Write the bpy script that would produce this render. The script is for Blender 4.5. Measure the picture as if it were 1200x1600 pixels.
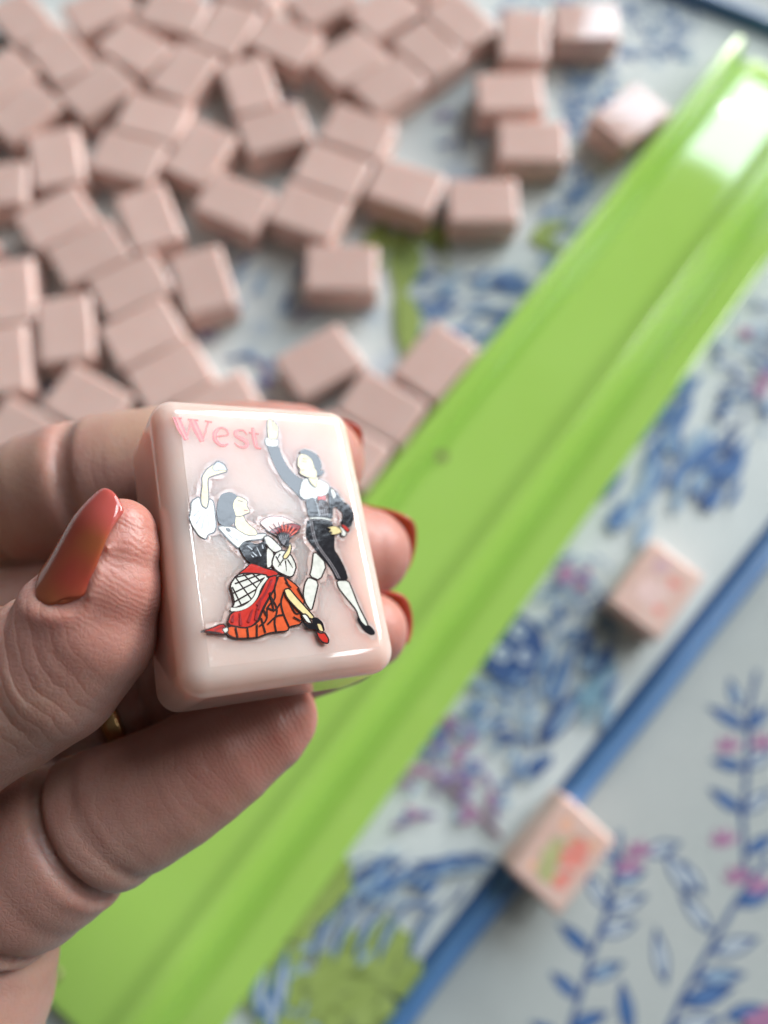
import bpy, bmesh, math, random
import numpy as np
from mathutils import Vector, Matrix

# ---------------------------------------------------------------- clear, camera, light
for o in list(bpy.data.objects): bpy.data.objects.remove(o)
scene = bpy.context.scene
C = scene.collection
MM = 0.001
FPX, PITCH, CAMH = 1110.0, math.radians(73.8), 268.0        # focal length in photo pixels, tilt, height in mm
sp, cp = math.sin(PITCH), math.cos(PITCH)
R0 = np.array([[1, 0, 0], [0, -sp, cp], [0, -cp, -sp]])     # columns: right, down, forward
cam_d = bpy.data.cameras.new('camera'); cam = bpy.data.objects.new('camera', cam_d); C.objects.link(cam)
cam.location = (0, 0, CAMH * MM)
cam.rotation_euler = (math.radians(90) - PITCH, 0, 0)
cam_d.sensor_fit = 'VERTICAL'; cam_d.sensor_height = 36.0; cam_d.sensor_width = 27.0
cam_d.lens = 36.0 * FPX / 1600.0
cam_d.clip_start = 0.005; cam_d.clip_end = 50
cam_d.dof.use_dof = True
cam_d.dof.focus_distance = 0.069
cam_d.dof.aperture_fstop = 11.2
scene.camera = cam

world = bpy.data.worlds.new('World'); scene.world = world; world.use_nodes = True
bg = world.node_tree.nodes['Background']
bg.inputs[0].default_value = (1.0, 0.95, 0.90, 1); bg.inputs[1].default_value = 0.055

def area_lamp(name, az, el, dist, w, h, radiance, color, shape='RECTANGLE'):
    """a bright opening seen in direction (azimuth right of forward, elevation) from the table"""
    L = bpy.data.lights.new(name, 'AREA'); L.shape = shape; L.size = w
    if shape == 'RECTANGLE': L.size_y = h
    A = w * h if shape == 'RECTANGLE' else math.pi * w * w / 4
    L.energy = radiance * math.pi * A; L.color = color
    o = bpy.data.objects.new(name, L); C.objects.link(o)
    a, e = math.radians(az), math.radians(el)
    d = Vector((math.cos(e) * math.sin(a), math.cos(e) * math.cos(a), math.sin(e)))
    o.location = d * dist
    # a window stands upright: its face is vertical, turned to the table
    hd = Vector((-d.x, -d.y, 0)).normalized()
    o.rotation_euler = hd.to_track_quat('-Z', 'Y').to_euler()
    return o
WINL = 5.9
# the window: an upright bright rectangle about 5 m off, beyond the table and to the right
def hdir(az): return np.array([math.sin(math.radians(az)), math.cos(math.radians(az))])
NAZ = 33.0
PL = np.array([0.078, 0.290]) + hdir(16.8) * 5.0
nW = hdir(NAZ); dW = PL @ nW
PR = np.array([-0.010, 0.020]); PR = PR + hdir(54.5) * ((dW - PR @ nW) / (hdir(54.5) @ nW))
wz0, wz1 = dW * math.tan(math.radians(27.0)), (dW - 0.29) * math.tan(math.radians(43.3))
mid = (PL + PR) / 2
win = area_lamp('window_light', NAZ, 0, 1.0, float(np.linalg.norm(PR - PL)), wz1 - wz0, WINL, (0.76, 0.88, 1.0))
win.location = (mid[0], mid[1], (wz0 + wz1) / 2)
glint = area_lamp('bulb_light', 29.0, 38.0, 1.0, 0.10, 0.10, 130.0, (1, 1, 1), 'DISK')
# small lamp added at the right to light the held tile's bottom bevel
side = area_lamp('side_highlight_lamp', 84, 0, 3.0, 0.9, 0.3, 6.0, (0.97, 0.985, 1.0)); side.location.z = 1.93
# lamp added high up for the white line on the held tile's left edge
edge_lamp = area_lamp('edge_highlight_lamp', 51, 0, 4.0, 1.35, 1.5, 9.0, (0.97, 0.985, 1.0)); edge_lamp.location.z = 4.7
# the lower lights of the same glazed wall, running on to the right
low = area_lamp('lower_window_light', 45, 0, 4.2, 4.3, 1.3, 11.5, (1.0, 0.975, 0.94)); low.location.z = 1.15
gd = np.array([(1152 - 600) / FPX, (108 - 800) / FPX, 1.0]); gd = R0 @ gd; gp = gd * ((CAMH - 6) / -gd[2]) * MM; gd = gd / np.linalg.norm(gd) * [1, 1, -1]
glint.location = Vector((gp[0], gp[1], .006)) + Vector(gd * 4.6)

vs = scene.view_settings
vs.view_transform = 'Standard'; vs.look = 'None'; vs.exposure = 0.86; vs.gamma = 1.0; vs.use_curve_mapping = False
scene.render.engine = 'CYCLES'

# ---------------------------------------------------------------- helpers
def ray(x, y):
    v = np.array([(x - 600) / FPX, (y - 800) / FPX, 1.0]); return v
def ground(x, y, z=0.0):
    """point of the horizontal plane z (mm) that the photo shows at pixel x, y -> world metres"""
    v = R0 @ ray(x, y); t = (CAMH - z) / -v[2]
    p = v * t + [0, 0, CAMH]
    return np.array([p[0], p[1], z]) * MM
def camw(p):
    return (R0 @ np.asarray(p, float) + [0, 0, CAMH])       # camera mm -> world mm
def px3(x, y, z):
    return camw(ray(x, y) * z)                              # pixel + depth (mm) -> world mm

def mesh_obj(name, verts, faces, mat=None, parent=None, smooth=False, mats=None, mi=None):
    me = bpy.data.meshes.new(name); me.from_pydata([tuple(map(float, v)) for v in verts], [], faces)
    if mats:
        for m in mats: me.materials.append(m)
        if mi is not None: me.polygons.foreach_set('material_index', mi)
    elif mat: me.materials.append(mat)
    if smooth: me.polygons.foreach_set('use_smooth', [True] * len(me.polygons))
    me.update()
    o = bpy.data.objects.new(name, me); C.objects.link(o)
    if parent: o.parent = parent
    return o
def round_shade(me):
    # rounded edges smooth, the six broad faces flat
    me.polygons.foreach_set('use_smooth', [p.area < 5e-5 for p in me.polygons])
def bm_obj(name, bm, mat, parent=None, smooth=True):
    me = bpy.data.meshes.new(name); bm.to_mesh(me); bm.free(); me.materials.append(mat)
    if smooth: round_shade(me)
    o = bpy.data.objects.new(name, me); C.objects.link(o)
    if parent: o.parent = parent
    return o
def empty(name, loc=(0, 0, 0)):
    o = bpy.data.objects.new(name, None); C.objects.link(o); o.location = loc; o.empty_display_size = 0.01
    return o
def tag(o, label=None, cat=None, group=None, kind=None):
    if label: o['label'] = label
    if cat: o['category'] = cat
    if group: o['group'] = group
    if kind: o['kind'] = kind
    return o

def s2l(c):
    return tuple(((v / 255) / 12.92 if v / 255 <= 0.04045 else ((v / 255 + 0.055) / 1.055) ** 2.4) for v in c) + (1,)
def material(name, col, rough=0.5, spec=0.5, sss=0.0, sss_r=(1, .4, .3), sss_scale=0.003, coat=0.0, ior=1.5):
    m = bpy.data.materials.new(name); m.use_nodes = True
    b = m.node_tree.nodes['Principled BSDF']
    b.inputs['Base Color'].default_value = col if len(col) == 4 else tuple(col) + (1,)
    b.inputs['Roughness'].default_value = rough
    b.inputs['IOR'].default_value = ior
    b.inputs['Specular IOR Level'].default_value = spec
    b.inputs['Subsurface Weight'].default_value = sss
    b.inputs['Subsurface Radius'].default_value = sss_r
    b.inputs['Subsurface Scale'].default_value = sss_scale
    b.inputs['Coat Weight'].default_value = coat
    b.inputs['Coat Roughness'].default_value = 0.05
    return m
def N(m, t, **k):
    n = m.node_tree.nodes.new(t)
    for a, v in k.items():
        if a in n.inputs: n.inputs[a].default_value = v
        else: setattr(n, a, v)
    return n
def lk(m, a, b): m.node_tree.links.new(a, b)
def coords(m, scale=1.0):
    tc = N(m, 'ShaderNodeTexCoord'); mp = N(m, 'ShaderNodeMapping'); mp.inputs['Scale'].default_value = (scale,) * 3
    lk(m, tc.outputs['Object'], mp.inputs['Vector']); return mp.outputs['Vector']
def noise(m, vec, scale, detail=3, rough=0.5):
    n = N(m, 'ShaderNodeTexNoise'); n.inputs['Scale'].default_value = scale; n.inputs['Detail'].default_value = detail
    n.inputs['Roughness'].default_value = rough; lk(m, vec, n.inputs['Vector']); return n.outputs['Fac']
def mixcol(m, fac, a, b):
    n = N(m, 'ShaderNodeMix', data_type='RGBA')
    if hasattr(fac, 'links'): lk(m, fac, n.inputs[0])
    else: n.inputs[0].default_value = fac
    for s, v in ((6, a), (7, b)):
        if hasattr(v, 'links'): lk(m, v, n.inputs[s])
        else: n.inputs[s].default_value = v
    return n.outputs[2]
def ramp(m, fac, p0, p1):
    n = N(m, 'ShaderNodeMapRange'); n.inputs[1].default_value = p0; n.inputs[2].default_value = p1
    lk(m, fac, n.inputs[0]); return n.outputs[0]
def bump(m, height, strength, dist, prev=None):
    n = N(m, 'ShaderNodeBump'); n.inputs['Strength'].default_value = strength; n.inputs['Distance'].default_value = dist
    lk(m, height, n.inputs['Height'])
    if prev: lk(m, prev, n.inputs['Normal'])
    return n.outputs['Normal']
def bsdf(m): return m.node_tree.nodes['Principled BSDF']

# ---------------------------------------------------------------- materials
def mat_acrylic(name, c0, c1, rough, sss):
    m = material(name, c0, rough, 0.5, sss, (1.0, 0.55, 0.45), 0.003)
    v = coords(m); oi = N(m, 'ShaderNodeObjectInfo')
    col = mixcol(m, ramp(m, noise(m, v, 90, 2), .35, .65), c0, c1)
    hv = N(m, 'ShaderNodeHueSaturation'); lk(m, col, hv.inputs['Color'])
    lk(m, ramp(m, oi.outputs['Random'], 0, 1), hv.inputs['Value'])
    mr = hv.inputs['Value'].links[0].from_node; mr.inputs[3].default_value = 0.94; mr.inputs[4].default_value = 1.05
    lk(m, hv.outputs['Color'], bsdf(m).inputs['Base Color'])
    r = ramp(m, noise(m, v, 400, 4), .3, .7); mr = r.node; mr.inputs[3].default_value = rough * .8; mr.inputs[4].default_value = rough * 1.3
    lk(m, r, bsdf(m).inputs['Roughness'])
    lk(m, bump(m, noise(m, v, 90, 2), 0.02, 0.0006), bsdf(m).inputs['Normal'])
    return m
M_tile = mat_acrylic('pink_acrylic', (0.70, 0.495, 0.435, 1), (0.735, 0.53, 0.47, 1), 0.04, 0.6)
# held tile: glossy, faintly pearly, with the slightly wavy poured face of a moulded tile
M_hero = material('pink_acrylic_polished', (0.78, 0.58, 0.52, 1), 0.05, 0.75, 1.0, (1.0, .65, .55), 0.013)
v = coords(M_hero)
lk(M_hero, mixcol(M_hero, ramp(M_hero, noise(M_hero, v, 130, 4), .35, .7), (0.60, 0.42, 0.37, 1), (0.64, 0.475, 0.43, 1)), bsdf(M_hero).inputs['Base Color'])
sx = N(M_hero, 'ShaderNodeSeparateXYZ'); lk(M_hero, v, sx.inputs[0])
fm = ramp(M_hero, sx.outputs['Z'], 0.000008, 0.0)                      # 1 on the front face
sl = N(M_hero, 'ShaderNodeMapRange'); lk(M_hero, fm, sl.inputs[0]); sl.inputs[3].default_value = 1.0; sl.inputs[4].default_value = 0.30
lk(M_hero, sl.outputs[0], bsdf(M_hero).inputs['Specular IOR Level'])
sr = N(M_hero, 'ShaderNodeMapRange'); lk(M_hero, fm, sr.inputs[0]); sr.inputs[3].default_value = 0.05; sr.inputs[4].default_value = 0.10
lk(M_hero, sr.outputs[0], bsdf(M_hero).inputs['Roughness'])
def masked(h):
    m_ = N(M_hero, 'ShaderNodeMath', operation='MULTIPLY'); lk(M_hero, h, m_.inputs[0]); lk(M_hero, fm, m_.inputs[1]); return m_.outputs[0]
b1 = bump(M_hero, masked(noise(M_hero, v, 260, 3)), 0.12, 0.0005)
lk(M_hero, bump(M_hero, masked(noise(M_hero, v, 2600, 2)), 0.12, 0.0001, b1), bsdf(M_hero).inputs['Normal'])

M_resin = material('clear_resin_over_pink', (0.76, 0.57, 0.515, 1), 0.08, 0.5, 0.5, (1.0, .55, .45), 0.003)
v = coords(M_resin)
lk(M_resin, mixcol(M_resin, ramp(M_resin, noise(M_resin, v, 500, 3), .35, .7), (0.58, 0.40, 0.355, 1), (0.64, 0.47, 0.43, 1)), bsdf(M_resin).inputs['Base Color'])
lk(M_resin, bump(M_resin, noise(M_resin, v, 900, 3), 0.16, 0.0004), bsdf(M_resin).inputs['Normal'])
def mat_ink(name, rgb, rough=0.10):
    m = material(name, s2l(rgb), rough, 0.5, ior=1.58)
    v = coords(m)
    c = s2l(rgb); d = tuple(min(1, x * 0.78) for x in c[:3]) + (1,)
    lk(m, mixcol(m, ramp(m, noise(m, v, 1500, 3), .4, .75), c, d), bsdf(m).inputs['Base Color'])
    b1 = bump(m, noise(m, v, 300, 3), 0.10, 0.0005)
    lk(m, bump(m, noise(m, v, 1800, 3), 0.05, 0.00012, b1), bsdf(m).inputs['Normal'])
    return m
INK = {k: mat_ink('ink_' + k, c) for k, c in dict(
    black=(28, 27, 32), line=(48, 36, 36), white=(208, 210, 202), cream=(214, 198, 146), red=(184, 48, 40), orange=(204, 88, 50),
    darkred=(140, 44, 48), pinkred=(222, 104, 84), grey=(120, 116, 120), letter=(184, 32, 16), blush=(226, 190, 184), silver=(170, 178, 186)).items()}

M_green = material('lime_plastic', (0.41, 0.67, 0.13, 1), 0.22, 0.75, 0.15, (0.6, 1.0, 0.2), 0.004)
v = coords(M_green)
lk(M_green, mixcol(M_green, ramp(M_green, noise(M_green, v, 25, 3), .3, .7), (0.385, 0.63, 0.12, 1), (0.405, 0.655, 0.135, 1)), bsdf(M_green).inputs['Base Color'])
bsdf(M_green).inputs['Roughness'].default_value = 0.05

def mat_cloth(name, c0, c1, weave=1400):
    m = material(name, c0, 0.75, 0.25); v = coords(m)
    lk(m, mixcol(m, ramp(m, noise(m, v, 14, 4), .3, .7), c0, c1), bsdf(m).inputs['Base Color'])
    w = N(m, 'ShaderNodeTexWave', bands_direction='X'); w.inputs['Scale'].default_value = weave; lk(m, v, w.inputs['Vector'])
    w2 = N(m, 'ShaderNodeTexWave', bands_direction='Y'); w2.inputs['Scale'].default_value = weave; lk(m, v, w2.inputs['Vector'])
    a = N(m, 'ShaderNodeMath', operation='ADD'); lk(m, w.outputs['Fac'], a.inputs[0]); lk(m, w2.outputs['Fac'], a.inputs[1])
    b1 = bump(m, a.outputs[0], 0.25, 0.0003)
    lk(m, bump(m, noise(m, v, 30, 3), 0.2, 0.002, b1), bsdf(m).inputs['Normal'])
    return m
M_mat = mat_cloth('mat_fabric', (0.60, 0.665, 0.66, 1), (0.64, 0.70, 0.69, 1))
M_cloth = mat_cloth('cloth_fabric', (0.44, 0.49, 0.48, 1), (0.475, 0.515, 0.505, 1))
M_piping = mat_cloth('blue_piping', (0.075, 0.19, 0.41, 1), (0.10, 0.235, 0.47, 1), 2200)
bsdf(M_piping).inputs['Roughness'].default_value = 0.3; bsdf(M_piping).inputs['Specular IOR Level'].default_value = 0.7
M_tape = mat_cloth('navy_tape', (0.03, 0.085, 0.22, 1), (0.045, 0.115, 0.27, 1), 2200)
PR = {}
for k, c in dict(blue=(74, 110, 158), navy=(48, 78, 128), pale=(138, 164, 186), magenta=(158, 112, 146), olive=(140, 160, 84), moss=(110, 128, 66),
                 brown=(128, 84, 92), teal=(122, 160, 178), purple=(126, 112, 150), wash=(182, 194, 200)).items():
    m = material('print_' + k, s2l(c), 0.75, 0.25); v = coords(m); c = s2l(c)
    lk(m, mixcol(m, ramp(m, noise(m, v, 220, 4), .35, .7), c, tuple(min(1, x * 1.15 + .03) for x in c[:3]) + (1,)), bsdf(m).inputs['Base Color'])
    PR[k] = m

# ---------------------------------------------------------------- the table: cloth, mat with blue piping
def sheet(name, pts, z0, z1, mat):
    n = len(pts); vs_ = [(p[0], p[1], z0) for p in pts] + [(p[0], p[1], z1) for p in pts]
    fs = [list(range(n, 2 * n)), list(range(n))[::-1]] + [[i, (i + 1) % n, n + (i + 1) % n, n + i] for i in range(n)]
    return mesh_obj(name, vs_, fs, mat)
cloth = sheet('tablecloth', [(-0.9, -0.6), (0.9, -0.6), (0.9, 1.1), (-0.9, 1.1)], -0.0085, -0.0028, M_cloth)
tag(cloth, kind='structure')
e1 = ground(620, 1600, 0)[:2]; e2 = ground(1200, 860, 0)[:2]
u1 = (e2 - e1) / np.linalg.norm(e2 - e1)
q1 = ground(1090, 2, 0)[:2]; q2 = ground(1200, 45, 0)[:2]
u2 = (q2 - q1) / np.linalg.norm(q2 - q1)
A = np.array([u1, -u2]).T; s = np.linalg.solve(A, q1 - e1); corner = e1 + u1 * s[0]
LM = 0.80
cA, cB, cD = corner, corner - u1 * LM, corner - u2 * LM
cC = cB - u2 * LM
mat_root = tag(empty('play_mat'), 'white fabric play mat with blue garden print and blue piped edge', 'mat')
nrm = lambda a: a / np.linalg.norm(a)
ms = sheet('mat_sheet', [cA, cD, cC, cB], -0.0026, 0.0, M_mat); ms.parent = mat_root
def tube(name, pts, r, mat, parent, seg=12, closed=False, squash=1.0):
    pts = [np.array(p, float) for p in pts]; n = len(pts); vs_, fs = [], []
    for i, p in enumerate(pts):
        a = pts[(i - 1) % n] if (closed or i > 0) else p; b = pts[(i + 1) % n] if (closed or i < n - 1) else p
        t = nrm(b - a); s_ = nrm(np.cross(t, [0, 0, 1])); u_ = np.cross(s_, t)
        for k in range(seg):
            an = 2 * math.pi * k / seg
            vs_.append(p + s_ * r * math.cos(an) + u_ * r * squash * math.sin(an))
    m_ = n if closed else n - 1
    for i in range(m_):
        for k in range(seg):
            fs.append([i * seg + k, i * seg + (k + 1) % seg, ((i + 1) % n) * seg + (k + 1) % seg, ((i + 1) % n) * seg + k])
    if not closed: fs += [list(range(seg))[::-1], list(range((n - 1) * seg, n * seg))]
    return mesh_obj(name, vs_, fs, mat, parent, True)
def loop_pts(cs, rc=0.02, z=0.0, k=8):
    out = []
    for i, c in enumerate(cs):
        a = nrm(cs[i - 1] - c); b = nrm(cs[(i + 1) % len(cs)] - c)
        for j in range(k + 1):
            t = j / k; p = (c + a * rc) * (1 - t) ** 2 + c * 2 * t * (1 - t) + (c + b * rc) * t ** 2
            out.append((p[0], p[1], z))
    # fill long runs so the line can waver a little
    full = []
    for i, p in enumerate(out):
        q = out[(i + 1) % len(out)]; L = math.dist(p, q); m_ = max(1, int(L / 0.01))
        for j in range(m_):
            t = j / m_; full.append((p[0] + (q[0] - p[0]) * t, p[1] + (q[1] - p[1]) * t, z))
    return full
pp = loop_pts([cA, cB, cC, cD], 0.02, 0.0012)
rp = random.Random(5); ph = [rp.uniform(0, 6) for _ in range(4)]
pp = [(x + .0004 * math.sin(i * .9 + ph[0]), y + .0004 * math.sin(i * .7 + ph[1]), z) for i, (x, y, z) in enumerate(pp)]
tube('piping', pp, 0.0037, M_piping, mat_root, 12, True)
# flat binding tape inside the piping
sh = [nrm((cC + cA) / 2 - c) for c in (cA, cB, cC, cD)]
tape = loop_pts([c + d * 0.0066 for c, d in zip((cA, cB, cC, cD), sh)], 0.016, 0.0002)
tube('binding_tape', tape, 0.0019, M_tape, mat_root, 8, True, 0.35)

# printed pattern: flat strokes of ink on the cloth, a few microns thick
class Print:
    def __init__(self, z): self.v, self.f, self.m, self.keys, self.z = [], [], [], [], z
    def mi(self, k):
        if k not in self.keys: self.keys.append(k)
        return self.keys.index(k)
    def poly(self, pts, k):
        b = len(self.v); self.z += 1.5e-6
        self.v += [(p[0], p[1], self.z) for p in pts]; self.f.append(list(range(b, b + len(pts)))); self.m.append(self.mi(k))
    def leaf(self, a, b, w, k, bend=0.0, n=5):
        """tapered stroke between two table points (metres)"""
        a, b = np.array(a[:2]), np.array(b[:2]); d = b - a; L = np.linalg.norm(d)
        if L < 1e-6: return
        t = d / L; s_ = np.array([-t[1], t[0]]); l, r = [], []
        for i in range(n + 1):
            u = i / n; c = a + d * u + s_ * bend * L * 4 * u * (1 - u); ww = w * math.sin(math.pi * min(.97, max(.03, u ** .8))) / 2
            l.append(c + s_ * ww); r.append(c - s_ * ww)
        self.poly(l + r[::-1], k)
    def line(self, pts, w, k):
        pts = [np.array(p[:2]) for p in pts]
        for a, b in zip(pts, pts[1:]):
            t = nrm(b - a); s_ = np.array([-t[1], t[0]]) * w / 2
            self.poly([a - s_ - t * w * .3, b - s_ + t * w * .3, b + s_ + t * w * .3, a + s_ - t * w * .3], k)
    def blob(self, c, r, k, rnd, n=11, sq=1.0):
        a0 = rnd.uniform(0, 6); rr = [r * rnd.uniform(.72, 1.15) for _ in range(n)]
        self.poly([(c[0] + rr[i] * math.cos(a0 + 6.283 * i / n), c[1] + sq * rr[i] * math.sin(a0 + 6.283 * i / n)) for i in range(n)], k)
    def build(self, name, parent):
        return mesh_obj(name, self.v, self.f, None, parent, mats=[PR[k] for k in self.keys], mi=self.m)
rnd = random.Random(11)
P = Print(2e-5)
g = lambda x, y: ground(x, y, 0)[:2]
def field(P, x0, x1, y0, y1, n, L, w, ang, spread, cols, bend=.12):
    for _ in range(n):
        x, y = rnd.uniform(x0, x1), rnd.uniform(y0, y1); a = math.radians(ang + rnd.uniform(-spread, spread)); l = 1.26 * L * rnd.uniform(.5, 1.3)
        c = g(x, y); d = np.array([math.cos(a), math.sin(a)]) * l * MM
        P.leaf(c - d / 2, c + d / 2, 1.1 * w * rnd.uniform(.6, 1.4) * MM, rnd.choice(cols), rnd.uniform(-bend, bend))
# pale washes, then foliage, over the whole mat (also where tiles and rack now hide it)
for _ in range(60):
    P.blob(g(rnd.uniform(-100, 1200), rnd.uniform(-60, 800)), rnd.uniform(3, 9) * MM, 'wash', rnd)
field(P, 960, 1090, -20, 95, 130, 5, 1.6, 30, 90, ['blue', 'blue', 'navy', 'pale'])
field(P, 780, 960, -40, 40, 60, 5, 1.6, 30, 90, ['blue', 'pale', 'blue'])
field(P, 880, 960, 100, 215, 95, 5, 1.8, 40, 90, ['blue', 'blue', 'pale'])
field(P, 640, 820, 420, 580, 85, 11, 2.0, 20, 28, ['blue', 'blue', 'navy', 'pale', 'pale'])
field(P, 850, 930, 260, 420, 52, 8, 1.6, 35, 50, ['blue', 'pale', 'blue'])
field(P, 690, 760, 170, 290, 16, 7, 1.8, 60, 60, ['pale', 'purple', 'blue'])
field(P, 340, 410, 370, 490, 12, 8, 2.6, 40, 40, ['pale', 'purple', 'pale'])
field(P, 385, 440, 560, 605, 9, 6, 2.4, -30, 40, ['purple', 'blue', 'pale'])
field(P, 200, 330, -10, 110, 34, 6, 2.0, 60, 90, ['blue', 'pale', 'navy'])
field(P, -60, 500, 20, 640, 110, 8, 2.0, 40, 90, ['blue', 'pale', 'purple', 'navy'])
# palm: olive trunk and fronds
for x0_, y0_, x1_, y1_, w_ in [(628, 360, 622, 470, 9), (622, 450, 630, 570, 7), (640, 350, 700, 400, 6), (600, 350, 560, 410, 7), (640, 345, 590, 330, 6), (830, 370, 890, 350, 4), (825, 372, 880, 400, 4), (570, 400, 560, 470, 5), (650, 380, 735, 372, 5)]:
    P.leaf(g(x0_, y0_), g(x1_, y1_), 1.7 * w_ * MM, 'olive', rnd.uniform(-.15, .15)); P.leaf(g(x0_ + 8, y0_ + 4), g(x1_ + 6, y1_ - 3), w_ * .3 * MM, 'moss', rnd.uniform(-.15, .15))
field(P, 575, 700, 335, 420, 26, 9, 1.8, 60, 80, ['olive', 'moss', 'olive'])
# right of the rack
field(P, 1000, 1100, 600, 800, 26, 14, 4.0, 62, 14, ['blue', 'pale', 'pale', 'blue'], .05)
field(P, 1060, 1160, 680, 790, 14, 12, 3.6, 58, 14, ['blue', 'blue', 'navy'], .05)
field(P, 1120, 1230, 470, 680, 70, 5, 2.0, 40, 90, ['navy', 'blue', 'navy', 'pale'])
field(P, 950, 1010, 750, 830, 10, 12, 4.0, 55, 12, ['pale', 'blue'], .05)
for x_, y_, r_ in [(1163, 522, 3), (1186, 610, 3.4), (1195, 590, 3)]: P.blob(g(x_, y_), r_ * MM, 'magenta', rnd)
# flowering shrub and round jar
field(P, 845, 960, 870, 1000, 80, 4.5, 1.3, 30, 90, ['blue', 'pale', 'navy', 'blue'])
for x_, y_, r_ in [(885, 895, 3.2), (905, 915, 2.6), (880, 905, 2.4), (915, 895, 2.2), (700, 1130, 3)]: P.blob(g(x_, y_), r_ * MM, 'magenta', rnd)
jc = g(798, 1012); P.poly([jc + .0125 * np.array([math.cos(a), 1.05 * math.sin(a)]) for a in np.linspace(0, 6.28, 26)[:-1]], 'navy')
for dx, dy, r_ in [(3, 6, 3.2), (-4, -2, 3.4), (5, -3, 3), (-5, 6, 2)]: P.blob(jc + np.array([dx, dy]) * MM, r_ * MM, 'wash', rnd); P.blob(jc + np.array([dx + .6, dy]) * MM, r_ * .45 * MM, 'blue', rnd)
field(P, 840, 900, 1020, 1080, 18, 13, 1.5, 58, 10, ['blue', 'pale', 'blue'], .05)
field(P, 720, 860, 1060, 1150, 60, 6, 1.4, 40, 90, ['blue', 'pale', 'pale', 'navy'])
field(P, 910, 960, 1000, 1120, 30, 8, 2.4, 60, 30, ['blue', 'navy', 'teal', 'pale'])
P.leaf(g(845, 1165), g(920, 1075), 8 * MM, 'navy', .05); P.leaf(g(862, 1150), g(915, 1085), 3.5 * MM, 'pale', .05); P.leaf(g(900, 1105), g(945, 1050), 6 * MM, 'teal', 0)
field(P, 790, 860, 1140, 1220, 12, 6, 2.2, 60, 50, ['blue', 'navy', 'pale'])
P.blob(g(838, 1200), 2.6 * MM, 'navy', rnd)
# blossom tree with a brown trunk
P.line([g(685, 1215), g(735, 1262), g(780, 1306)], 2.2 * MM, 'brown'); P.line([g(690, 1222), g(738, 1268), g(778, 1306)], .7 * MM, 'navy')
field(P, 625, 790, 1110, 1290, 52, 5, 2.2, 30, 90, ['magenta', 'purple', 'purple', 'blue', 'pale', 'magenta'])
field(P, 660, 740, 1100, 1250, 22, 5, 2.4, 80, 60, ['purple', 'magenta', 'blue'])
# big blue leaves and olive bushes at the near end
for i in range(7):
    x_ = 500 + 34 * i; P.leaf(g(x_, 1440 - 14 * i), g(x_ + 75, 1350 + rnd.uniform(-14, 20)), 3.4 * MM, rnd.choice(['blue', 'navy']), .18); P.leaf(g(x_ + 6, 1445 - 14 * i), g(x_ + 70, 1365), 1.8 * MM, 'pale', .18)
field(P, 560, 720, 1340, 1420, 24, 9, 1.8, 20, 40, ['blue', 'navy', 'pale', 'blue'])
for x_, y_, r_ in [(560, 1510, 13), (600, 1480, 10), (520, 1560, 14), (470, 1590, 12), (620, 1520, 8), (430, 1560, 9), (500, 1400, 9), (470, 1430, 7), (525, 1375, 7), (560, 1580, 12), (450, 1500, 6)]:
    P.blob(g(x_, y_), r_ * MM, 'olive', rnd, 17)
field(P, 430, 640, 1470, 1620, 60, 5, 1.8, 20, 60, ['moss', 'moss', 'olive', 'pale'])
for x_ in (490, 520, 555, 590, 640): P.leaf(g(x_, 1500), g(x_ + 55, 1405), 3.4 * MM, 'navy', .1); P.leaf(g(x_ + 4, 1490), g(x_ + 50, 1415), 1.5 * MM, 'pale', .1)
for x_, y_ in ((430, 1570), (412, 1540), (445, 1530)): P.leaf(g(x_ - 6, y_ + 50), g(x_ + 6, y_ - 50), 5 * MM, 'blue', .05); P.leaf(g(x_ - 4, y_ + 35), g(x_ + 4, y_ - 30), 2 * MM, 'wash', .05)
P.build('printed_garden_pattern', mat_root)

# sprigs printed on the tablecloth
zc = -0.0028
Q = Print(zc + 2e-5)
gc = lambda x, y: ground(x, y, -2.8)[:2]
def outline_leaf(x, y, ang, L, w, filled=None):
    """leaf drawn in outline: base pixel, direction in degrees on the table, length/width mm"""
    L *= 1.12; w *= 1.12; a = gc(x, y); t = np.array([math.cos(math.radians(ang)), math.sin(math.radians(ang))]); s_ = np.array([-t[1], t[0]])
    n = 10; out, inn = [], []
    for sgn in (1, -1):
        seq = range(n + 1) if sgn == 1 else range(n, -1, -1)
        for i in seq:
            u = i / n; ww = w / 2 * math.sin(math.pi * u ** .85)
            out.append(a + (t * L * u + s_ * sgn * ww) * MM)
            inn.append(a + (t * (L * (.1 + .8 * u)) + s_ * sgn * max(0, ww - .95) * .95) * MM)
    Q.poly(out, 'navy'); Q.poly(inn, filled or 'wash')
def sprig(stem, leaves):
    Q.line([gc(*p) for p in stem], 1.7 * MM, 'navy')
    for l in leaves: outline_leaf(*l)
lf = lambda: rnd.choice([None, None, 'blue', 'pale'])
sprig([(880, 1640), (905, 1560), (925, 1490), (950, 1420), (965, 1350), (968, 1300)],
      [(905, 1560, 140, 11, 4.2, 'blue'), (915, 1530, 20, 13, 4.5, lf()), (925, 1490, 140, 13, 4.6, 'blue'), (935, 1460, 15, 13, 4.6, None), (948, 1425, 20, 14, 4.6, None), (950, 1420, 120, 12, 5, None), (960, 1380, 20, 11, 4.4, 'pale'),
       (962, 1350, 130, 10, 4, None), (1005, 1335, 15, 13, 4.8, None), (885, 1610, 20, 14, 4.6, 'blue'), (880, 1630, 150, 11, 4.4, 'blue'), (985, 1620, 95, 15, 5, 'blue')])
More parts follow.
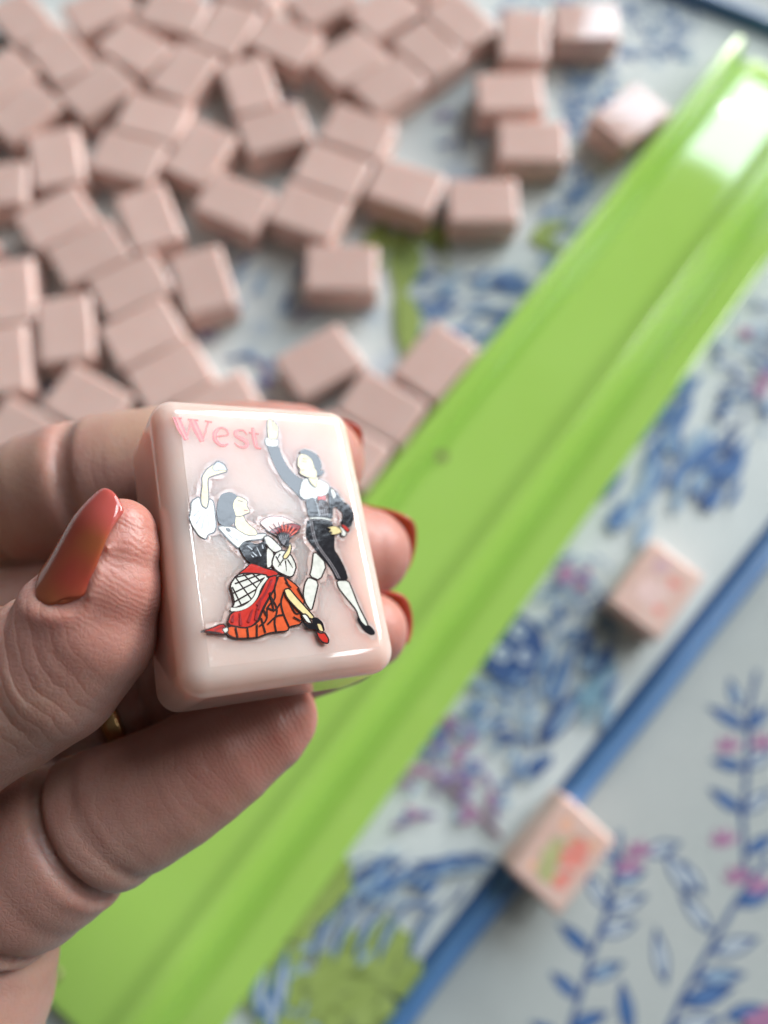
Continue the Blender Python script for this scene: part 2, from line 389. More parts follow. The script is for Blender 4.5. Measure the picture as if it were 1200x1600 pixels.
sprig([(1030, 1640), (1065, 1560), (1110, 1480), (1150, 1410), (1200, 1340)],
      [(1062, 1570, 15, 18, 5.4, 'blue'), (1110, 1490, 15, 16, 5, None), (1085, 1530, 5, 16, 5, 'pale'), (1115, 1460, 128, 15, 4.6, None), (1150, 1415, 20, 14, 5, 'blue'), (1040, 1540, 95, 16, 4.6, None), (1045, 1610, 10, 17, 5.2, None), (1080, 1400, 118, 15, 5, None), (1130, 1590, 10, 15, 5, 'blue')])
sprig([(1165, 1360), (1160, 1280), (1168, 1190), (1170, 1110), (1182, 1050)],
      [(1165, 1335, 30, 12, 4.2, 'blue'), (1162, 1270, 145, 13, 4.4, 'blue'), (1162, 1270, 35, 12, 4.2, None), (1166, 1200, 168, 12, 4.2, 'blue'), (1166, 1200, 30, 11, 4, None), (1170, 1140, 150, 15, 4.4, 'blue'), (1170, 1140, 45, 11, 4, 'blue'), (1155, 1110, 100, 11, 4, 'pale'), (1100, 1400, 120, 12, 4, None)])
for x_, y_ in [(985, 1355), (1140, 1165), (1133, 1312), (1190, 1385), (1155, 1370), (1000, 1330), (1195, 1160)]:
    for a_ in (30, 75, 120, 160): 
        c_ = gc(x_, y_ + 8); Q.leaf(c_, c_ + np.array([math.cos(math.radians(a_)), math.sin(math.radians(a_))]) * 6 * MM, 2.6 * MM, 'magenta', .05)
# the same sprigs go on over the rest of the cloth, out of the picture
for k in range(26):
    bx, by = rnd.uniform(.17, .75), rnd.uniform(-.3, .9)
    if (np.array([bx, by]) - cA) @ np.array([u1[1], -u1[0]]) < .02 and (np.array([bx, by]) - cA) @ u1 < 0: continue
    a0 = rnd.uniform(40, 120); d_ = np.array([math.cos(math.radians(a0)), math.sin(math.radians(a0))])
    Q.line([np.array([bx, by]) + d_ * .012 * i for i in range(6)], 1.3 * MM, 'navy')
    for i in range(6):
        for sg in (-1, 1):
            c_ = np.array([bx, by]) + d_ * .012 * i; a_ = math.radians(a0 + sg * 50); Q.leaf(c_, c_ + .013 * np.array([math.cos(a_), math.sin(a_)]), .0045, rnd.choice(['navy', 'blue', 'pale']), .05)
c_ = gc(1200, 1608); Q.blob(c_, 8 * MM, 'magenta', rnd)
pc = Q.build('printed_sprigs', cloth)

# ---------------------------------------------------------------- lime green tile rack
ra = ground(1147, 62, 10)[:2]; rb = ground(605, 733, 10)[:2]
rdir = nrm(ra - rb); rb = rb + rdir * ((ground(60, 1548, 6)[:2] - rb) @ rdir); rper = np.array([rdir[1], -rdir[0]])
RL = np.linalg.norm(ra - rb)
# profile across (mm, height mm), from the lip on the pile side to the flat strip
prof = [(0, 0), (0, 10.5), (0.5, 11.6), (1.6, 12.0), (2.8, 11.7), (3.6, 10.8), (4.8, 5.4), (5.8, 3.0), (7.4, 2.4), (9.2, 3.6), (11, 5.4), (12.4, 5.95), (13, 6.0), (13.4, 6.0), (26, 6.0), (35.8, 6.0), (36.2, 6.02), (37, 6.2), (39, 7.4), (41.0, 8.8), (42.6, 9.4), (44.2, 8.8),
        (46.0, 5.6), (48.5, 2.2), (50.5, 1.2), (52.3, 2.0), (54.0, 5.4), (55.4, 6.5), (57, 7.0), (57.4, 7.04), (63.0, 7.5), (63.4, 7.54), (64.9, 7.66), (65.2, 7.6), (65.38, 7.3), (65.4, 7.0), (65.4, 0)]
RS = CAMH / 245.0
prof = [(x * RS, z * RS) for x, z in prof]
rack_root = tag(empty('tile_rack', (rb[0], rb[1], 0.0002)), 'long lime green plastic tile rack lying across the mat', 'rack')
def extrude_profile(name, prof, stations, mat, parent):
    vs_, fs = [], []; n = len(prof)
    for (s_, inset) in stations:
        for (x, z) in prof:
            cx_ = 32.7 * RS; xx = cx_ + (x - cx_) * (1 - inset / cx_ * .6); zz = z * (1 - inset * .05) if z > 0 else 0
            p = rdir * s_ + rper * xx * MM; vs_.append((p[0], p[1], zz * MM))
    for i in range(len(stations) - 1):
        for k in range(n): fs.append([i * n + k, (i + 1) * n + k, (i + 1) * n + (k + 1) % n, i * n + (k + 1) % n])
    fs.append(list(range(n))); fs.append(list(range((len(stations) - 1) * n, len(stations) * n))[::-1])
    return mesh_obj(name, vs_, fs, mat, parent, False)
st = [(0, 1.2), (.0003, .5), (.001, 0)] + [(RL * i / 12, 0) for i in range(1, 12)] + [(RL - .001, 0), (RL - .0003, .5), (RL, 1.2)]
rk = extrude_profile('rack_body', prof, st, M_green, rack_root)
bmr = bmesh.new(); bmr.from_mesh(rk.data); bmesh.ops.recalc_face_normals(bmr, faces=bmr.faces); bmr.to_mesh(rk.data); bmr.free()
rk.data.polygons.foreach_set('use_smooth', [True] * len(rk.data.polygons))
em = rk.modifiers.new('edge', 'EDGE_SPLIT'); em.split_angle = math.radians(50)
# screws sunk in the trough
M_screw = material('dull_brass', (0.18, 0.13, 0.09, 1), 0.4, 0.5)
bsdf(M_screw).inputs['Metallic'].default_value = .6
lk(M_screw, mixcol(M_screw, noise(M_screw, coords(M_screw), 900, 3), (0.10, 0.07, 0.05, 1), (0.30, 0.22, 0.15, 1)), bsdf(M_screw).inputs['Base Color'])
def screw(x, y):
    p = ground(x, y, 6.2 * RS)
    bm = bmesh.new(); bmesh.ops.create_cone(bm, cap_ends=True, segments=18, radius1=.0021, radius2=.0016, depth=.0007)
    bmesh.ops.translate(bm, verts=bm.verts, vec=(0, 0, .0003))
    top = max(bm.faces, key=lambda f: f.calc_center_median().z)
    r_ = bmesh.ops.inset_region(bm, faces=[top], thickness=.0008); bmesh.ops.translate(bm, verts=top.verts, vec=(0, 0, -.0005))
    o = bm_obj('screw', bm, M_screw, rack_root, False); o.location = (p[0] - rb[0], p[1] - rb[1], .0060 * RS)
screw(691, 712); screw(84, 1524)

# ---------------------------------------------------------------- loose tiles
TW, TH, TT, TRAD = 22.5, 30.5, 13.0, 2.4
def rounded_box(w, h, t, r, seg, flat_back=True):
    bm = bmesh.new(); bmesh.ops.create_cube(bm, size=1.0)
    bmesh.ops.scale(bm, verts=bm.verts, vec=(w * MM, h * MM, t * MM))
    bmesh.ops.bevel(bm, geom=list(bm.edges), offset=r * MM, segments=seg, profile=0.5, affect='EDGES', clamp_overlap=True)
    return bm
bm = rounded_box(TW, TH, TT, 1.6, 4)
tile_me = bpy.data.meshes.new('mahjong_tile'); bm.to_mesh(tile_me); bm.free(); round_shade(tile_me); tile_me.materials.append(M_tile)
tiles = [(38, 38, 52, 62), (93, 108, 50, 60), (170, 8, 85, -40), (207, 76, 63, 38), (155, 150, -52, 36), (292, 122, -45, 58), (228, 190, 80, 22), (194, 247, 80, 22),
         (303, 228, -38, 52), (343, 302, 75, 32), (464, 316, 82, 30), (510, 257, 82, 30), (557, 202, 82, 30), (385, 125, 25, 75), (423, 196, 82, -24), (440, 66, 75, 35), (365, 45, -38, 58),
         (288, 28, 75, 20), (380, -12, 70, 20), (500, 12, 80, -45), (547, 74, 60, -38), (592, 114, 60, -38), (667, 76, 60, 53), (600, 10, 60, -38), (713, 30, 60, 53), (815, 53, 3, -80), (916, 33, 100, 0),
         (797, 143, 95, -2), (832, 220, 100, 3), (995, 183, 70, -52), (628, 288, 85, 28), (755, 313, 110, 0), (533, 418, 118, 2), (500, 566, 85, -48), (693, 572, 65, -78), (608, 652, 98, 58), (566, 715, 98, 58),
         (0, 150, -55, 42), (62, 180, -55, 42), (90, 255, 12, 78), (-8, 283, 100, -8), (-20, 222, 10, 75), (103, 343, 78, -40), (137, 393, 78, -40), (180, 442, 80, -38), (220, 333, 28, 75), (300, 443, 25, 85),
         (22, 440, 3, 85), (90, 510, 5, 92), (2, 550, 5, 95), (210, 508, 85, -42), (248, 563, 85, -45), (325, 608, 85, -45), (133, 612, 80, 45), (35, 660, 80, 45), (-12, 350, 60, 45), (640, -20, 60, 40), (240, -32, 70, 25)]
TL = []
for (x, y, dx, dy) in tiles:
    c = ground(x, y, TT)[:2]; d = nrm(ground(x + dx * .3, y + dy * .3, TT)[:2] - ground(x - dx * .3, y - dy * .3, TT)[:2]); TL.append([c * 1000, d])
def corners(c, d, w, h):
    n_ = np.array([-d[1], d[0]]); return np.array([c + d * h / 2 * a + n_ * w / 2 * b for a, b in ((1, 1), (1, -1), (-1, -1), (-1, 1))])
def mtv(a, b, da, db):
    best = None
    for ax in (da, np.array([-da[1], da[0]]), db, np.array([-db[1], db[0]])):
        pa, pb = a @ ax, b @ ax; o1 = pa.max() - pb.min(); o2 = pb.max() - pa.min()
        if o1 <= 0 or o2 <= 0: return None
        o_, s_ = (o1, -1) if o1 < o2 else (o2, 1)
        if best is None or o_ < best[0]: best = (o_, ax * s_)
    return best[1] * best[0]
rackpoly_c = (rb + rdir * RL / 2 + rper * 32.7 * RS * MM) * 1000
rk_c = corners(rackpoly_c, rdir, 65.4 * RS + 1, RL * 1000 + 1)
for it in range(260):
    for i in range(len(TL)):
        ci = corners(TL[i][0], TL[i][1], TW + .25, TH + .25)
        for j in range(i + 1, len(TL)):
            if abs(TL[i][0] - TL[j][0]).max() > 42: continue
            m_ = mtv(ci, corners(TL[j][0], TL[j][1], TW + .25, TH + .25), TL[i][1], TL[j][1])
            if m_ is not None:
                TL[i][0] = TL[i][0] + m_ * .5; TL[j][0] = TL[j][0] - m_ * .5; ci = corners(TL[i][0], TL[i][1], TW + .25, TH + .25)
        m_ = mtv(ci, rk_c, TL[i][1], rdir)
        if m_ is not None: TL[i][0] = TL[i][0] + m_
LBL = {26: 'pink tile brightly mirroring the window, at the end of the top row of the pile', 29: 'pink tile mirroring the window, close against the lip of the green rack',
       31: 'pink tile between the palm print and the green rack, edge of pile', 32: 'pink tile lying alone on the mat beside the green palm print',
       33: 'single tilted pink tile just beyond the index fingertip', 34: 'pink tile touching the green rack lip, farthest of three from the held tile', 35: 'middle one of three pink tiles against the green rack lip',
       36: 'pink tile against the rack lip, partly behind the held tile', 25: 'pink tile lying crosswise beside the mirroring tile at the pile end', 27: 'pink tile behind another, both beside the blue foliage print',
       28: 'pink tile in front of another, both beside the blue foliage print', 30: 'pink tile just off the end of the slanted row of three tiles',
       10: 'first of three pink tiles in a slanted row, the end by the bare mat', 11: 'middle of three pink tiles in a slanted row', 12: 'last of three pink tiles in a slanted row, deepest in the pile',
       13: 'pink tile butting end on against a crosswise tile with bare mat on both sides', 14: 'crosswise pink tile with bare mat in front and an end on tile behind it',
       46: 'pink tile at the pile edge pointing towards the held tile, bare mat beside it', 52: 'pink tile peeping out directly behind the top edge of the held tile',
       53: 'pink tile showing just beyond the bent knuckle of the index finger', 54: 'pink tile partly hidden by the index finger base'}
for i, (c, d) in enumerate(TL):
    o = bpy.data.objects.new('mahjong_tile', tile_me); C.objects.link(o)
    o.location = (c[0] * MM, c[1] * MM, (TT / 2 + .03) * MM); o.rotation_euler = (0, 0, math.atan2(d[1], d[0]) - math.pi / 2)
    tag(o, LBL.get(i, 'plain pink tile lying face down in the loose pile'), 'mahjong tile', 'face down tiles in the pile')

# two tiles lying face up on the near side of the rack
def faceup_tile(cpx, cpy, dx, dy, zc_, tilt, label, deco):
    c = ground(cpx, cpy, zc_ + TT / 2); d = nrm(ground(cpx + dx * .3, cpy + dy * .3, zc_ + TT / 2)[:2] - ground(cpx - dx * .3, cpy - dy * .3, zc_ + TT / 2)[:2])
    bm = rounded_box(TW, TH, TT, 1.6, 4); o = bm_obj('mahjong_tile', bm, M_tile_face)
    o.rotation_mode = 'QUATERNION'
    from mathutils import Quaternion
    ql = Quaternion((0, 0, 1), math.atan2(d[1], d[0]) - math.pi / 2)
    o.rotation_quaternion = Quaternion(Vector((tilt[0], tilt[1], 0)), math.radians(tilt[2])) @ ql if tilt else ql
    o.location = (c[0], c[1], zc_ * MM); tag(o, label, 'mahjong tile', 'tiles lying face up')
    P_ = Print(TT / 2 * MM + 1e-5); deco(P_)
    P_.build('face_print', o)
    return o
M_tile_face = mat_acrylic('pink_acrylic_face', (0.72, 0.50, 0.43, 1), (0.76, 0.56, 0.49, 1), 0.12, 0.35)
for k, c in dict(coral=(216, 134, 122), leaf=(172, 174, 124), lilac=(198, 164, 172), petal=(226, 196, 190), peach=(224, 174, 146)).items():
    m = material('print_' + k, s2l(c), 0.2, 0.5); v = coords(m); c = s2l(c)
    lk(m, mixcol(m, ramp(m, noise(m, v, 400, 3), .35, .7), c, tuple(min(1, x * 1.3 + .03) for x in c[:3]) + (1,)), bsdf(m).inputs['Base Color'])
    PR[k] = m
def deco_flowers(P_):
    r_ = random.Random(3)
    for x, y, r in [(2, 5, 4), (4, 2, 3.4), (1, 0, 3)]: P_.blob((x * MM, y * MM), r * MM, 'coral', r_)
    for x, y, r in [(-3, -3, 3.6), (-1, -7, 3.4), (-4, 1, 2.4)]: P_.blob((x * MM, y * MM), r * MM, 'leaf', r_)
    for x, y, r in [(4, -7, 2.6), (5, -4, 2.2)]: P_.blob((x * MM, y * MM), r * MM, 'coral', r_)
    for x, y, r in [(-5, 8, 2.4), (6, 9, 2.2), (-6, -9, 1.8)]: P_.blob((x * MM, y * MM), r * MM, 'peach', r_)
    P_.leaf((-.004, -.010), (.002, .010), .0016, 'leaf', .1)
def deco_pale(P_):
    r_ = random.Random(4)
    for x, y, r in [(-4, 8, 2.6), (-2, 9, 2)]: P_.blob((x * MM, y * MM), r * MM, 'lilac', r_)
    for x, y, r in [(-2, 0, 3.6), (1, -4, 3.4), (-3, -5, 3), (3, 2, 2.4)]: P_.blob((x * MM, y * MM), r * MM, 'petal', r_)
    for x, y, r in [(4, 6, 2.2), (5, -6, 2)]: P_.blob((x * MM, y * MM), r * MM, 'coral', r_)
faceup_tile(1026, 920, 76, -104, TT / 2 + .05, None, 'pink tile with faint lilac and pale print, face up beside the blue piping', deco_pale)
faceup_tile(876, 1333, 92, -122, TT / 2 + 1.6, (u1[0], u1[1], 9.0), 'pink tile with red and green flower print lying across the blue piping', deco_flowers)

# ---------------------------------------------------------------- the held tile
def rot3(a, b, c):
    ca, sa, cb, sb, cc, sc = math.cos(a), math.sin(a), math.cos(b), math.sin(b), math.cos(c), math.sin(c)
    return np.array([[cc, -sc, 0], [sc, cc, 0], [0, 0, 1]]) @ np.array([[ca, 0, sa], [0, 1, 0], [-sa, 0, ca]]) @ np.array([[1, 0, 0], [0, cb, -sb], [0, sb, cb]])
RT = rot3(*[math.radians(a) for a in (-31.0, -21.5, -0.7)]); CT = np.array([-10.6, 1.9, 72.3])   # front face centre, camera mm
RW = R0 @ RT; CW = camw(CT)
held = empty('mahjong_tile')
mw = Matrix.Identity(4)
for i in range(3):
    for j in range(3): mw[i][j] = RW[i, j]
    mw[i][3] = CW[i] * MM
held.matrix_world = mw
tag(held, 'polished pink tile held in the hand, showing two dancers and the word West', 'mahjong tile')
bm = rounded_box(TW, TH, TT, TRAD, 10)
bmesh.ops.translate(bm, verts=bm.verts, vec=(0, 0, TT / 2 * MM))
body = bm_obj('tile_body', bm, M_hero, held)
def tile_uv(x, y):
    d = ray(x, y); n = RT[:, 2]; t = (CT @ n) / (d @ n)
    return (RT.T @ (d * t - CT))[:2] * MM
ZA = lambda x, y: (240 + x / 6, 630 + y / 6)
ZB = lambda x, y: (400 + x / 6, 640 + y / 6)
ZC = lambda x, y: (300 + x / 6, 820 + y / 6)
ZD = lambda x, y: (420 + x / 6, 820 + y / 6)
class Decal:
    def __init__(self, z0): self.v, self.f, self.m, self.keys, self.z = [], [], [], [], z0; self.log = []; self.ring = []
    def mi(self, k):
        if k not in self.keys: self.keys.append(k)
        return self.keys.index(k)
    def flat(self, pts, k):
        self.z += 3e-6; b = len(self.v); self.v += [(p[0], p[1], -self.z) for p in pts]
        self.f.append(list(range(b, b + len(pts)))); self.m.append(self.mi(k))
    def poly(self, Z, pts, k, outline=0.0, lk_='line', smooth=True):
        q = [tile_uv(*Z(*p)) for p in pts]
        if smooth: q = chaikin(q)
        self.ring.append(q); self.flat(q, k)
        if outline: self.stroke_uv(q + [q[0]], [outline] * (len(q) + 1), lk_)
    def stroke(self, Z, pts, w, k, smooth=True):
        q = [tile_uv(*Z(*p)) for p in pts]
        ws = w if isinstance(w, (list, tuple)) else [w] * len(q)
        if smooth and len(q) > 2: q, ws = chaikin_open(q, ws)
        self.stroke_uv(q, ws, k)
    def stroke_uv(self, q, ws, k):
        if k == 'letter': self.log.append((q, ws))
        self.z += 3e-6; n = len(q); b = len(self.v)
        for i in range(n):
            a = q[max(0, i - 1)]; c = q[min(n - 1, i + 1)]; t = c - a; L = np.linalg.norm(t); t = t / L if L > 1e-9 else np.array([1., 0]); s_ = np.array([-t[1], t[0]]) * ws[i] * MM / 2
            self.v += [(*(q[i] + s_), -self.z), (*(q[i] - s_), -self.z)]
        for i in range(n - 1): self.f.append([b + 2 * i, b + 2 * i + 1, b + 2 * i + 3, b + 2 * i + 2]); self.m.append(self.mi(k))
    def build(self, name, parent):
        return mesh_obj(name, self.v, self.f, None, parent, mats=[INK[k] for k in self.keys], mi=self.m)
def chaikin(q):
    out = []
    for i in range(len(q)):
        a, b = q[i], q[(i + 1) % len(q)]; out += [a * .8 + b * .2, a * .2 + b * .8]
    return out
def chaikin_open(q, ws):
    for _ in range(2):
        o, w = [q[0]], [ws[0]]
        for i in range(len(q) - 1): o += [q[i] * .75 + q[i + 1] * .25, q[i] * .25 + q[i + 1] * .75]; w += [ws[i] * .75 + ws[i + 1] * .25, ws[i] * .25 + ws[i + 1] * .75]
        o.append(q[-1]); w.append(ws[-1]); q, ws = o, w
    return q, ws
LW = 0.16
# --- the man
D = Decal(1.5e-5)
D.poly(ZD, [(420, 235), (545, 370), (480, 525), (380, 482), (402, 400)], 'white', LW)
D.poly(ZD, [(372, 488), (468, 535), (435, 680), (400, 815), (345, 740), (320, 660), (335, 550)], 'white', LW)
D.poly(ZD, [(633, 522), (745, 520), (790, 630), (840, 760), (935, 945), (905, 970), (845, 880), (820, 800), (720, 680), (650, 590)], 'white', LW)
D.poly(ZD, [(832, 860), (880, 920), (910, 948), (945, 940), (995, 1000), (990, 1032), (950, 1035), (895, 1000), (850, 935), (828, 895)], 'black')
D.poly(ZD, [(360, -60), (345, 60), (350, 130), (430, 232), (550, 375), (600, 450), (630, 525), (747, 520), (720, 420), (660, 300), (612, 230), (618, 120), (602, 10), (590, -40)], 'black')
for off in (0, 18): D.stroke(ZD, [(385 + off, -40), (400 + off, 60), (430 + off, 170), (500 + off, 270), (580 + off, 375), (650 + off, 505)], .11, 'grey')
D.poly(ZB, [(300, 545), (240, 440), (210, 340), (95, 320), (115, 380), (150, 470), (200, 580), (250, 660), (310, 722), (380, 790), (430, 850), (500, 840), (560, 760), (500, 690), (430, 655), (370, 620)], 'black', .08)
D.poly(ZB, [(80, 290), (95, 262), (190, 272), (212, 300), (205, 352), (95, 345)], 'white', .1)
D.poly(ZB, [(105, 100), (128, 88), (165, 112), (205, 155), (208, 230), (192, 285), (112, 280), (104, 200)], 'cream', .1)
for a_ in ((150, 110, 165, 190), (180, 135, 185, 200)): D.stroke(ZB, [a_[:2], a_[2:]], .07, 'line')
D.poly(ZB, [(430, 660), (500, 640), (560, 740), (572, 655), (610, 660), (690, 712), (670, 800), (570, 840), (515, 835), (455, 850), (400, 800)], 'white', .1)
for a_ in ((450, 690, 520, 790), (480, 670, 550, 780), (610, 690, 620, 780), (640, 700, 630, 790)): D.stroke(ZB, [a_[:2], a_[2:]], .09, 'silver')
D.poly(ZB, [(460, 850), (540, 820), (572, 880), (580, 1000), (690, 1010), (672, 770), (690, 715), (770, 790), (805, 855), (870, 900), (912, 960), (918, 1015), (885, 1115), (785, 1075), (812, 1000), (800, 960), (722, 900), (716, 1050), (488, 1020), (472, 920)], 'black')
D.poly(ZB, [(575, 850), (665, 850), (690, 1005), (580, 1000)], 'line')
for k_ in range(4): D.stroke(ZB, [(592 + 20 * k_, 880), (600 + 22 * k_, 995)], .1, 'grey')
D.stroke(ZB, [(545, 830), (575, 900), (590, 1000)], .1, 'silver'); D.stroke(ZB, [(500, 1022), (600, 1018), (700, 1036)], .14, 'white'); D.stroke(ZB, [(500, 1042), (600, 1036), (700, 1052)], .07, 'grey')
D.poly(ZB, [(572, 808), (608, 820), (648, 800), (655, 862), (610, 845), (572, 862)], 'red', .08)
D.poly(ZB, [(692, 735), (730, 760), (750, 810), (722, 848), (705, 800)], 'white', .08); D.stroke(ZB, [(755, 790), (800, 850)], .12, 'silver')
D.poly(ZB, [(788, 1078), (830, 1085), (874, 1130), (860, 1156), (825, 1130)], 'red', .1)
D.poly(ZB, [(760, 1090), (800, 1105), (848, 1160), (830, 1198), (790, 1182), (800, 1140)], 'white', .12)
D.poly(ZB, [(655, 1110), (730, 1092), (780, 1115), (805, 1155), (740, 1178), (690, 1175), (715, 1148), (668, 1155), (700, 1125)], 'cream', .1)
D.poly(ZB, [(485, 640), (560, 600), (580, 660), (560, 745), (500, 685)], 'cream', .08)
D.poly(ZB, [(388, 455), (420, 410), (475, 420), (530, 450), (560, 560), (566, 600), (560, 655), (500, 645), (440, 625), (402, 600), (410, 560), (382, 530)], 'cream', .08)
D.poly(ZB, [(398, 400), (450, 372), (525, 398), (575, 432), (605, 490), (614, 550), (585, 596), (545, 570), (520, 480), (470, 432), (420, 425)], 'black')
D.poly(ZB, [(565, 595), (622, 568), (638, 600), (612, 622), (565, 628)], 'black')
D.stroke(ZB, [(430, 465), (475, 470)], .1, 'line'); D.stroke(ZB, [(425, 490), (465, 492)], .09, 'line'); D.stroke(ZB, [(415, 575), (445, 572)], .1, 'darkred')
RINGS = list(D.ring)
D.build('printed_man', held)
# --- the woman
D = Decal(1.7e-5)
D.poly(ZA, [(430, 870), (350, 920), (345, 1020), (328, 1080), (370, 1175), (430, 1255), (492, 1280), (512, 1232), (572, 1212), (590, 1150), (575, 1000), (562, 920), (520, 890), (500, 995), (450, 965)], 'white', LW)
for a_ in ((470, 1010, 400, 1130), (485, 1020, 450, 1180), (500, 1010, 520, 1150), (440, 990, 375, 1060)): D.stroke(ZA, [a_[:2], a_[2:]], [.05, .14], 'silver')
D.poly(ZA, [(450, 690), (500, 615), (560, 575), (600, 540), (660, 568), (695, 640), (640, 658), (560, 682), (512, 702), (508, 760), (518, 900), (500, 990), (450, 960), (440, 880), (455, 760)], 'cream', LW * .8)
D.poly(ZA, [(545, 605), (600, 545), (665, 580), (690, 632), (630, 628), (570, 640)], 'silver', .06)
D.poly(ZA, [(590, 1155), (680, 1150), (760, 1165), (880, 1240), (970, 1225), (1060, 1222), (1045, 1275), (930, 1285), (840, 1305), (800, 1375), (700, 1280)], 'white', LW)
for a_ in ((700, 1190, 790, 1290), (780, 1210, 850, 1270), (640, 1170, 740, 1270)): D.stroke(ZA, [a_[:2], a_[2:]], .1, 'silver')
D.poly(ZA, [(770, 1030), (835, 1045), (870, 1120), (960, 1190), (975, 1240), (880, 1245), (755, 1170)], 'cream', .08)
D.poly(ZA, [(755, 865), (830, 888), (882, 922), (870, 962), (908, 1022), (850, 1048), (820, 1062), (765, 1065), (735, 980)], 'cream', .1)
D.poly(ZA, [(605, 905), (640, 848), (720, 832), (790, 872), (750, 920), (742, 975), (770, 1050), (752, 1135), (680, 1165), (600, 1125), (588, 1000)], 'black')
D.stroke(ZA, [(790, 915), (835, 925)], .1, 'line'); D.stroke(ZA, [(845, 1005), (885, 1010)], .1, 'darkred'); D.blobs = None
D.poly(ZA, [(670, 1170), (715, 1175), (725, 1205), (690, 1205)], 'black')
# fan
D.poly(ZB, [(30, 1065), (70, 1025), (140, 1000), (250, 1005), (345, 1050), (432, 1100), (310, 1225), (250, 1260), (190, 1195), (110, 1140)], 'blush', .08)
D.poly(ZB, [(110, 1150), (200, 1105), (300, 1072), (360, 1070), (432, 1100), (315, 1222), (290, 1180), (200, 1175)], 'darkred', .1)
for k_ in range(9):
    a_ = math.radians(28 + 15 * k_); D.stroke(ZB, [(258 + 40 * math.cos(a_), 1235 - 45 * math.sin(a_)), (245 + 185 * math.cos(a_), 1215 - 170 * math.sin(a_) * (.95 if k_ > 3 else .85))], .09, 'line')
for k_ in range(5):
    a_ = math.radians(35 + 15 * k_); D.stroke(ZB, [(262 + 80 * math.cos(a_), 1225 - 80 * math.sin(a_)), (250 + 160 * math.cos(a_), 1212 - 130 * math.sin(a_))], .13, 'pinkred')
D.poly(ZB, [(185, 1175), (230, 1155), (300, 1168), (312, 1215), (295, 1290), (245, 1275), (210, 1215)], 'black', .05)
for k_ in range(5): D.stroke(ZB, [(255, 1275), (205 + 22 * k_, 1180)], .06, 'grey')
# arm with sleeve
D.poly(ZC, [(665, 115), (720, 105), (855, 235), (770, 275), (690, 195)], 'white', LW)
D.poly(ZC, [(690, 200), (770, 272), (742, 400), (690, 415)], 'white', LW)
D.poly(ZC, [(770, 272), (840, 238), (920, 280), (975, 390), (945, 485), (900, 495), (780, 435), (738, 370)], 'white', LW)
for a_ in ((850, 330, 800, 400), (870, 340, 880, 440), (890, 330, 940, 410), (820, 280, 790, 330), (780, 300, 830, 390)): D.stroke(ZC, [a_[:2], a_[2:]], [.16, .06], 'line')
D.poly(ZC, [(845, 300), (890, 235), (912, 165), (928, 215), (915, 275), (880, 325), (852, 325)], 'cream', LW * .8)
# bodice
D.poly(ZC, [(435, 210), (500, 150), (600, 192), (672, 155), (692, 260), (688, 415), (600, 385), (515, 350), (470, 285)], 'black')
for a_ in ((510, 200, 560, 240), (600, 215, 640, 300), (560, 260, 600, 300), (650, 190, 660, 230), (545, 285, 570, 310)): D.stroke(ZC, [a_[:2], a_[2:]], [.05, .15], 'silver')
# skirt
D.poly(ZC, [(790, 490), (860, 488), (985, 580), (1012, 650), (1050, 720), (1010, 830), (1025, 935), (900, 962), (890, 1002), (760, 1012), (700, 1025), (600, 1065), (400, 1072), (320, 1030), (330, 950), (480, 970), (610, 930), (660, 800), (770, 600)], 'orange', LW)
D.poly(ZC, [(540, 365), (600, 380), (680, 415), (770, 435), (810, 470), (730, 500), (640, 465), (490, 462), (415, 475), (500, 410)], 'red', LW * .7)
D.poly(ZC, [(700, 500), (790, 475), (775, 590), (705, 700), (650, 800), (612, 900), (560, 955), (480, 975), (320, 940), (358, 825), (520, 780), (620, 680)], 'red', LW)
D.poly(ZC, [(410, 478), (490, 458), (640, 468), (705, 482), (650, 590), (600, 690), (520, 775), (430, 815), (355, 802), (392, 740), (370, 640), (348, 570)], 'white', LW)
for a_ in ((470, 465, 640, 640), (400, 500, 560, 720), (370, 590, 470, 790), (560, 465, 660, 560), (640, 470, 395, 560), (680, 500, 375, 650), (650, 580, 390, 730), (600, 690, 370, 800), (560, 462, 400, 500)): D.stroke(ZC, [a_[:2], a_[2:]], .15, 'line')
D.stroke(ZC, [(690, 500), (620, 590), (590, 690), (520, 765), (430, 800), (355, 800)], .34, 'white'); D.stroke(ZC, [(672, 500), (600, 590), (575, 680), (500, 750), (430, 780), (370, 780)], .1, 'line')
for a_ in (((800, 500), (760, 600), (780, 700), (690, 780), (700, 900), (620, 960)), ((860, 500), (900, 580)), ((850, 640), (820, 740), (850, 850), (900, 960)), ((730, 680), (800, 800), (760, 900), (780, 1005)), ((900, 720), (960, 850), (1010, 830)),
           ((820, 740), (770, 820), (690, 780)), ((640, 880), (680, 1020)), ((600, 940), (600, 1060)), ((510, 975), (520, 1065)), ((400, 970), (420, 1060)), ((850, 850), (780, 860), (700, 940)), ((940, 870), (1010, 910)), ((980, 600), (1040, 700)), ((870, 540), (920, 600)), ((720, 640), (760, 820)), ((660, 800), (690, 860))):
    D.stroke(ZC, a_, .17, 'line')
for a_ in (((740, 520), (690, 640), (600, 760)), ((560, 800), (520, 920)), ((440, 830), (450, 950)), ((380, 850), (370, 920)), ((600, 800), (590, 900)), ((640, 690), (610, 800))): D.stroke(ZC, a_, [.1, .3] if len(a_) == 2 else .2, 'darkred')
D.poly(ZC, [(60, 1008), (150, 985), (280, 930), (322, 985), (310, 1035), (180, 1022)], 'red', LW * .8)
D.poly(ZC, [(270, 985), (320, 965), (335, 1000), (300, 1028)], 'white', .1); D.stroke(ZC, [(200, 1000), (290, 960)], .2, 'darkred'); D.stroke(ZC, [(70, 1012), (160, 1008), (260, 1025)], .14, 'line')
